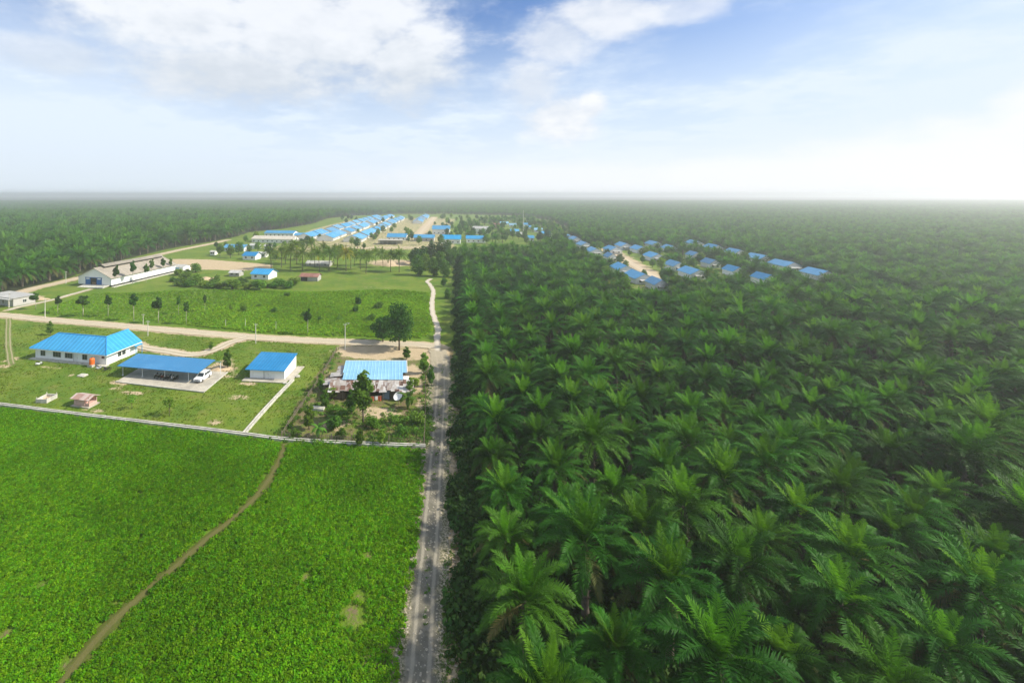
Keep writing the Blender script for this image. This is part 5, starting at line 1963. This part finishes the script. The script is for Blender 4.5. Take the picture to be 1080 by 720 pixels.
# hedgerow of bushes between the field and the sandy lot
hedge = [(184, 297), (190, 301), (196, 294), (201, 302), (207, 299), (214, 302), (222, 303), (227, 297), (233, 304), (239, 301), (245, 305), (251, 302), (256, 298), (262, 305), (268, 301), (274, 305.5), (281, 303), (288, 303), (295, 301), (302, 304), (198, 288), (206, 287), (189, 290), (310, 301)]
for k, (px, py) in enumerate(sorted(hedge)):
    s = RND.uniform(6.0, 10)
    plant('hedge_shrub', SH[(0, 1, 3, 1, 0)[k % 5]], ('foliage', 'stem'), P(px, py), (s, s, s * RND.uniform(.32, .52)), RND.uniform(0, 6), 'green bush of the scrub belt below the sandy lot, %s from left' % ordinal(k + 1), 'shrub', 'bushes of the scrub belt')

# dark grove where the path meets the palms
GT = [broad_tree_meshes(670 + k, 'grove_tree', ('leaf_dark', 'leaf_mid')[k], 1700, .04, .07, 'bark', .72, 11, 1.1, .02) for k in range(2)]
grove = [(441, 290), (449, 285), (457, 291), (464, 284), (470, 292), (474, 282), (446, 277), (455, 274), (463, 273), (472, 270), (438, 279), (480, 276), (468, 302), (472, 315)]
for k, (px, py) in enumerate(sorted(grove)):
    h = RND.uniform(9, 12.5) if py < 300 else RND.uniform(4, 5)
    plant('grove_tree', GT[k % 2], ('trunk', 'crown'), P(px, py), (h * 1.05, h * 1.05, h), RND.uniform(0, 6), 'dark leafy tree of the grove where the sandy path ends, %s from the left' % ordinal(k + 1), 'tree', 'dark grove by the path')

# ------------------------------------------------------------------ coconut palms
CP = [palm_meshes(palm_parts(700 + k, n=32, nspear=5, L=5.9, nleaf=26, lw=.17, llen=1.15, trunk_h=9.5, trunk_r=.17, lean=1.0, droopk=1.25, seg=9), 'coconut_palm', 'coco_leaf', 'coco_leaf', 'yellow_leaf') for k in range(3)]
CY = palm_meshes(palm_parts(710, n=28, nspear=5, L=5.4, nleaf=26, lw=.17, llen=1.1, trunk_h=9, trunk_r=.17, lean=.8, droopk=1.2, seg=9), 'coconut_palm', 'yellow_leaf', 'yellow_leaf', 'yellow_leaf')
coco = [(286, 283.5, 26), (297, 282, 25), (306, 285, 30), (313, 279, 28), (319, 286, 27), (332, 282, 24), (341, 279, 25), (347, 285, 26), (356, 282, 24), (365, 286, 29), (374, 280, 20), (386, 288.5, 27), (396, 279, 20), (412, 286.5, 25), (421, 287, 27), (329, 274, 24), (301, 278, 24), (337, 286, 26), (352, 279, 23), (370, 283, 24), (310, 273, 22), (380, 284, 23), (404, 282, 22)]
coco.sort()
for k, (px, yb, hp) in enumerate(coco):
    h = hp * H / (yb - Y0)
    s = h / 14.5
    yel = px == 365
    lab = 'yellowing coconut palm, the only yellow crown in the palm belt' if yel else 'coconut palm of the belt before the settlement, %s from the left' % ordinal(k + 1)
    plant('coconut_palm', CY if yel else CP[k % 3], ('trunk', 'crown', 'spear_fronds'), P(px, yb), (s * 1.05, s * 1.05, s), RND.uniform(0, 6), lab, 'coconut palm', 'coconut palms before the settlement')


# ------------------------------------------------------------------ the middle band of scattered buildings
HOUSES = []


def far_house(px, py, wpx, label, name='cottage', roof='faded_blue_roof', wall='far_wall', d=8, h=2.8, rise=1.9, rot=None, ground=True, cat='house', shed=False):
    """px,py: middle of the front wall's foot"""
    p = P(px, py)
    w = wpx * H / (py - Y0)
    HOUSES.append(p)
    rot = R(-9) if rot is None else rot
    o = local(p, rot, -w / 2, 0)
    r = empty(name, o, rot, label, cat)
    if shed: shed_house(r, w, d, h, h + rise, .5, wall, roof)
    else: gable_house(r, w, d, h, rise, .6, wall, roof, None)
    nwin = max(2, int(w / 4))
    for k in range(nwin):
        wb = MB(); wb.box((w * (k + .5) / nwin, -.02, 1.5), (1.2, .06, 1.1)); wb.build('window', M['glass'], r)
    return r


far_house(246.5, 265, 23, 'blue-roofed house standing behind the sandy lot near the plantation edge', 'cottage', d=10)
far_house(224, 269, 5, 'tiny white shack standing alone left of the sandy lot houses', 'shack', 'grey_roof', d=4, h=2.4, rise=.6, cat='shack')
far_house(262.5, 274, 14, 'white house with a dark blue roof just above the sandy lot', 'cottage', 'deep_blue_roof', d=9)
far_house(275, 271.5, 9, 'pale grey-roofed hut right of the dark blue roof', 'hut', 'grey_roof', d=6, rise=.8, cat='hut')
far_house(267, 262.5, 9, 'white hut behind the dark blue roof', 'hut', 'grey_roof', d=7, rise=1.2, cat='hut')
far_house(281.5, 263, 6, 'narrow white hut right of the two grey-roofed huts', 'hut', 'grey_roof', d=6, rise=1.0, cat='hut')
c = far_house(274, 294.5, 20, 'blue-roofed white cottage beside the scrub belt below the sandy lot', 'cottage', 'blue_roof', d=9, rot=R(-14))
far_house(247, 291.5, 11, 'small grey-roofed shed left of the blue cottage in the scrub', 'shed', 'grey_roof', 'grey_wall', d=5, h=2.0, rise=.9, cat='shed')
far_house(287, 256, 46, 'long beige-roofed store before the coconut belt', 'store', 'tan_roof', d=14, h=3.4, rise=2.2, cat='store')
far_house(294, 249.5, 32, 'long blue-roofed store behind the beige store', 'store', 'faded_blue_roof', d=14, h=3.6, rise=2.0, cat='store')
far_house(316, 251, 12, 'small blue-roofed house right of the long stores', 'cottage', d=9)


def red_shack():
    p = P(326, 296.5)
    rot = R(-8)
    o = local(p, rot, -4.6, 0)
    r = empty('shack', o, rot, 'grey shack with a red-brown roof alone in the green field', 'shack')
    gable_house(r, 9.0, 6.0, 2.3, 1.2, .5, 'grey_wall', 'red_roof', None)
    ob = MB(); ob.box((2.0, -.03, 1.0), (3.4, .08, 2.0)); ob.build('doorway', M['dark_hole'], r)
    lb = MB(); lb.panel([(-2.4, .5, 1.7), (-.5, .5, 2.2), (-.5, 5.0, 2.2), (-2.4, 5.0, 1.7)], .06); lb.build('side_roof', M['red_roof'], r)
    for y in (.6, 4.9):
        q = MB(); q.box((-2.3, y, .8), (.1, .1, 1.8)); q.build('post', M['wood_grey'], r)


red_shack()
far_house(335, 281, 25, 'pale grey-blue tarpaulin shelter under the coconut palms', 'shelter', 'grey_roof', 'grey_wall', d=7, h=1.8, rise=1.2, cat='shelter')


def mound(px, py, rx, ry, h, label, mat='sand_pile'):
    p = P(px, py)
    n, mmm = 24, 8
    v, f = [(0, 0, h)], []
    rr = random.Random(int(px))
    ph = rr.uniform(0, 6)
    for k in range(1, mmm + 1):
        t = k / mmm
        for j in range(n):
            a = 2 * PI * j / n
            q = 1 + .18 * math.sin(3 * a + ph) + .1 * math.sin(7 * a) + rr.uniform(-.05, .05)
            v.append((math.cos(a) * rx * t * q, math.sin(a) * ry * t * q, h * (1 - t) ** .8 * (.9 + .2 * rr.random()) - (.25 if k == mmm else 0)))
    for j in range(n): f.append((0, 1 + j, 1 + (j + 1) % n))
    for k in range(mmm - 1):
        for j in range(n):
            a, b = 1 + k * n + j, 1 + k * n + (j + 1) % n
            f.append((a, a + n, b + n, b))
    o = link('sand_heap', raw_mesh('sand_heap', v, f, M[mat], smooth=True), None, p)
    return tag(o, label, 'sand heap')


mound(409, 279, 8, 7, 2.2, 'pale sand heap right of the coconut belt')
mound(426, 277, 7, 6, 1.6, 'lower sand heap beside the dark grove')
mound(217, 295, 4.5, 3, 1.6, 'tan earth heap in the scrub belt')
mound(232, 389, 2.6, 2.2, .7, 'orange earth heap on the right of the carport')
mound(36, 315.5, 6, 3, 1.0, 'sandy heap right of the grey block house')


def frame_building():
    """the unfinished concrete building: columns, beams and a flat slab"""
    p = P(411, 258)
    rot = R(-7)
    r = empty('unfinished_building', local(p, rot, -10, 0), rot, 'grey unfinished concrete frame building before the blue roofs', 'building')
    for i in range(6):
        for j in range(3):
            m = MB(); m.box((i * 4, j * 5, 1.7), (.45, .45, 3.8)); m.build('column', M['concrete'], r)
    s = MB(); s.box((10, 5, 3.75), (21.2, 11.2, .3)); s.build('slab', M['concrete'], r)
    b = MB()
    for j in range(3): b.box((10, j * 5, 3.4), (20, .35, .4))
    b.build('beam', M['concrete'], r)
    w = MB(); w.box((10, 9.6, 1.5), (19.4, .2, 3.2)); w.build('wall', M['grey_wall'], r)


frame_building()

far_house(418, 253.5, 20, 'blue-roofed hall directly behind the unfinished concrete building', 'hall', 'faded_blue_roof', d=14, h=3.2, rise=2.8, cat='hall')
far_house(447, 254.5, 21, 'blue-roofed hall with grey walls left of the big two-part hall', 'hall', 'faded_blue_roof', 'grey_wall', d=12, h=3.4, rise=2.4, cat='hall')
far_house(465, 247, 18, 'high pale-walled hall with a steep blue roof behind the front halls', 'hall', 'faded_blue_roof', d=16, h=5.5, rise=3.4, cat='hall')
far_house(475, 257, 21, 'big bright blue roof rising over the dark grove', 'hall', 'blue_roof', d=13, h=4.2, rise=3.0, cat='hall')
far_house(502, 256, 20, 'blue roof showing just over the palms right of the big hall', 'hall', 'blue_roof', d=11, h=3.6, rise=2.4, cat='hall')
far_house(507, 247, 16, 'large white two-storey house behind the row of blue roofs', 'villa', 'grey_roof', d=14, h=6.0, rise=2.2, cat='house')
far_house(523.5, 240.5, 6, 'brown hut right of the large white house', 'hut', 'red_roof', 'pink_wall', d=8, h=5, rise=1, cat='hut')
for k, (px, py, wp, lab) in enumerate(((532, 237.5, 8, 'left one of two pale blue roofs behind the brown hut'), (541, 239.5, 7, 'right one of two pale blue roofs behind the brown hut'), (543, 246.5, 8, 'dark blue cottage right of the village green'), (549, 250, 6, 'white-roofed hut before the dark blue cottage'),
                                  (559, 254, 8, 'blue roof just over the palms below the thin mast'), (556, 239, 7, 'far blue roof at the foot of the thin mast'), (562, 242, 8, 'blue roof nearest behind the thin mast row'), (568, 245, 8, 'pale blue roof in the middle of the thin mast row'), (576, 249, 8, 'blue roof at the right end of the thin mast row'),
                                  (583, 252, 5, 'small white hut right of the thin mast row'))):
    far_house(px, py, wp, lab, 'cottage', 'grey_roof' if 'white' in lab else 'pale_blue_roof' if 'pale' in lab else 'faded_blue_roof', d=9)


# rows of workers' houses
def row_houses():
    def proto(wl, d, h, rise, roof):
        r = empty('row_house')
        gable_house(r, wl, d, h, rise, .7, 'far_wall', roof, None)
        wb = MB()
        nb = 4
        for k in range(nb): wb.box((wl * (k + .3) / nb, -.03, 1.1), (1.1, .08, 2.1)); wb.box((wl * (k + .72) / nb, -.03, 1.5), (1.4, .08, 1.1))
        wb.build('openings', M['glass'], r)
        return r
    pr = [proto(27, 16, 2.9, 2.9, 'faded_blue_roof'), proto(27, 16, 2.9, 2.9, 'worn_blue_roof')]
    used = set()
    rot = ROWDIR
    rows = (('outer left', -100, 452, 12), ('second', -77, 440, 13), ('third', -49, 436, 11), ('fourth', -12, 700, 6))
    for name, c, y0, n in rows:
        for k in range(n):
            y = y0 + 36 * k
            if y > 905: break
            x = c + SLOPE * (y - 440) + 8
            s = (k + len(name)) % 2
            r = copy_tree(pr[s]) if s in used else pr[s]
            used.add(s)
            r.location = (x + 8 + RND.uniform(-1.6, 1.6), y + RND.uniform(-4, 4), 0)
            r.rotation_euler = (0, 0, rot + RND.uniform(-.035, .035))
            r.scale = (RND.uniform(.86, 1.12), RND.uniform(.9, 1.08), RND.uniform(.92, 1.12))
            tag(r, "blue-roofed row house, %s from the front in the %s row of the settlement" % (ordinal(k + 1), name), 'house', 'row houses of the left settlement')


row_houses()


def village():
    r0 = empty('village_house')
    gable_house(r0, 15, 9, 2.8, 2.2, .6, 'far_wall', 'faded_blue_roof', None)
    wb = MB()
    for x in (2.5, 7.5, 12.5): wb.box((x, -.03, 1.4), (1.2, .08, 1.3))
    for y in (2.5, 6.5): wb.box((-.03, y, 1.4), (.08, 1.2, 1.2))
    wb.build('openings', M['glass'], r0)
    pb = MB(); pb.panel([(-2.8, 1.5, 2.1), (-.62, 1.5, 2.45), (-.62, 7.5, 2.45), (-2.8, 7.5, 2.1)], .08)
    for y in (1.7, 7.3): pb.box((-2.7, y, 1.0), (.12, .12, 2.2))
    pb.build('porch', M['grey_roof'], r0)
    idx = sorted(range(len(VH)), key=lambda i: VILLAGE_HOUSES[i][0])
    for n, i in enumerate(idx):
        p = VH[i]
        r = copy_tree(r0) if n else r0
        rot = ROWDIR + RND.uniform(-.06, .06)
        r.location = local(Vector((p.x, p.y, 0)), rot, -7.5, -4.5)
        r.rotation_euler = (0, 0, rot)
        sc = .68 if VILLAGE_HOUSES[i][1] > 290 or VILLAGE_HOUSES[i][0] in (744.4, 768, 727.5, 640) else RND.uniform(.82, .98)
        r.scale = (sc, sc, 1)
        tag(r, 'blue-roofed house of the village among the palms, %s from the left' % ordinal(n + 1), 'house', 'houses of the right village')


village()


def settlement_trees():
    rng = random.Random(77)
    boxes = []
    pts = []
    # left settlement: between and before the rows
    for _ in range(9000):
        if len(pts) >= 175: break
        y = rng.uniform(375, 880)
        px = rng.uniform(322, 600) if y < 520 else rng.uniform(360, 585)
        if rng.random() < .45: px, y = rng.uniform(470, 600), rng.uniform(430, 860)
        x = (px - X0) * y / F
        if not bool(inside(np.array([x]), np.array([y]), CLEAR)[0]): continue
        bad = False
        for c in (-100, -77, -49, -12):
            ridge = c + SLOPE * (y - 440) + 8
            if y > 425 and abs(x - ridge) < 11.0: bad = True
        if seg_dist(np.array([x]), np.array([y]), TOWN_ROAD)[0] < 8: bad = True
        if y < 470 and 395 < px < 520: bad = bad or rng.random() < .6
        if 300 < px < 395 and y < 430: bad = bad or rng.random() < .5
        if any((x - a) ** 2 + (y - b) ** 2 < 45 for a, b, _ in pts): bad = True
        if not bad: pts.append((x, y, px))
    for q in ((399, 249, 0), (404, 246, 0), (396, 252.5, 0), (430, 250, 0), (428, 245, 0), (433, 247, 0), (377, 262, 0), (384, 263, 0), (337, 253, 0), (442, 258.5, 0), (455, 260, 0), (371, 259, 0), (324, 260, 0), (329, 258, 0), (318, 263, 0), (262, 268, 0), (252, 269, 0), (272, 266, 0), (284, 270, 0), (243, 272, 0), (290, 262, 0), (300, 262, 0), (255, 263, 0),
              (291, 275, 0), (302, 272, 0), (345, 270, 0), (360, 268, 0), (383, 272, 0), (232, 270, 0), (238, 262, 0), (259, 256, 0), (270, 254, 0), (228, 262, 0), (585, 250, 0), (590, 247, 0), (520, 252, 0), (535, 251, 0), (570, 255, 0), (590, 256, 0), (512, 256, 0)):
        p = P(q[0], q[1]); pts.append((p.x, p.y, q[0]))
    pts.sort(key=lambda t: t[0] / t[1])
    for k, (x, y, px) in enumerate(pts):
        h = rng.uniform(5.5, 10)
        plant('leafy_tree', BT[rng.randint(0, 3)], ('trunk', 'crown'), (x, y, 0), (h * .95, h * .95, h), rng.uniform(0, 6), 'leafy tree among houses of the left settlement, %s from left' % ordinal(k + 1), 'tree', 'trees of the left settlement')
    # village on the right
    pts = []
    vx, vy = random_in(VILLAGE, .16, np.random.RandomState(3))
    for x, y in zip(vx, vy):
        if len(pts) >= 140: break
        if any(math.hypot(x - h.x, y - h.y) < 9.5 for h in VH): continue
        if seg_dist(np.array([x]), np.array([y]), VILLAGE_ROAD)[0] < 6: continue
        # keep the sight line to each house open
        if any(abs(x / y - h.x / h.y) < 6 / h.y and 0 < h.y - y < 24 for h in VH): continue
        if any((x - a) ** 2 + (y - b) ** 2 < 40 for a, b in pts): continue
        pts.append((x, y))
    pts.sort(key=lambda t: t[0] / t[1])
    for k, (x, y) in enumerate(pts):
        h = rng.uniform(4, 8)
        plant('leafy_tree', BT[(0, 2, 3, 0)[rng.randint(0, 3)]], ('trunk', 'crown'), (x, y, 0), (h, h, h), rng.uniform(0, 6), 'leafy tree among houses of the palm-ringed village, %s from left' % ordinal(k + 1), 'tree', 'trees of the right village')


settlement_trees()
plantation()

# ------------------------------------------------------------------ air
def haze():
    mb = MB()
    mb.box((0, 2900, 25.2), (11600, 6800, 53))
    m = bpy.data.materials.new('haze')
    m.use_nodes = True
    t = m.node_tree
    t.nodes.remove(t.nodes['Principled BSDF'])
    pv = t.nodes.new('ShaderNodeVolumePrincipled')
    pv.inputs['Color'].default_value = (1.0, 1.0, 1.0, 1)
    pv.inputs['Density'].default_value = .00041
    pv.inputs['Anisotropy'].default_value = .52
    t.links.new(pv.outputs[0], t.nodes['Material Output'].inputs['Volume'])
    tag(mb.build('haze', m), 'pale haze lying over the plantation', 'haze', kind='stuff')


haze()

# ------------------------------------------------------------------ render settings
SC.view_settings.view_transform = 'Standard'
SC.view_settings.look = 'None'
SC.view_settings.exposure = 0.42
SC.view_settings.gamma = 1.0
SC.view_settings.use_curve_mapping = False
cy = SC.cycles
cy.max_bounces = 8
cy.diffuse_bounces = 3
cy.glossy_bounces = 2
cy.transmission_bounces = 3
cy.transparent_max_bounces = 8
cy.volume_bounces = 4
cy.use_adaptive_sampling = True
cy.adaptive_threshold = .015
cy.use_denoising = True
cy.denoiser = 'OPENIMAGEDENOISE'
cy.denoising_input_passes = 'RGB_ALBEDO_NORMAL'
cy.denoising_prefilter = 'ACCURATE'
cy.sample_clamp_indirect = 6
cy.caustics_reflective = False
cy.caustics_refractive = False
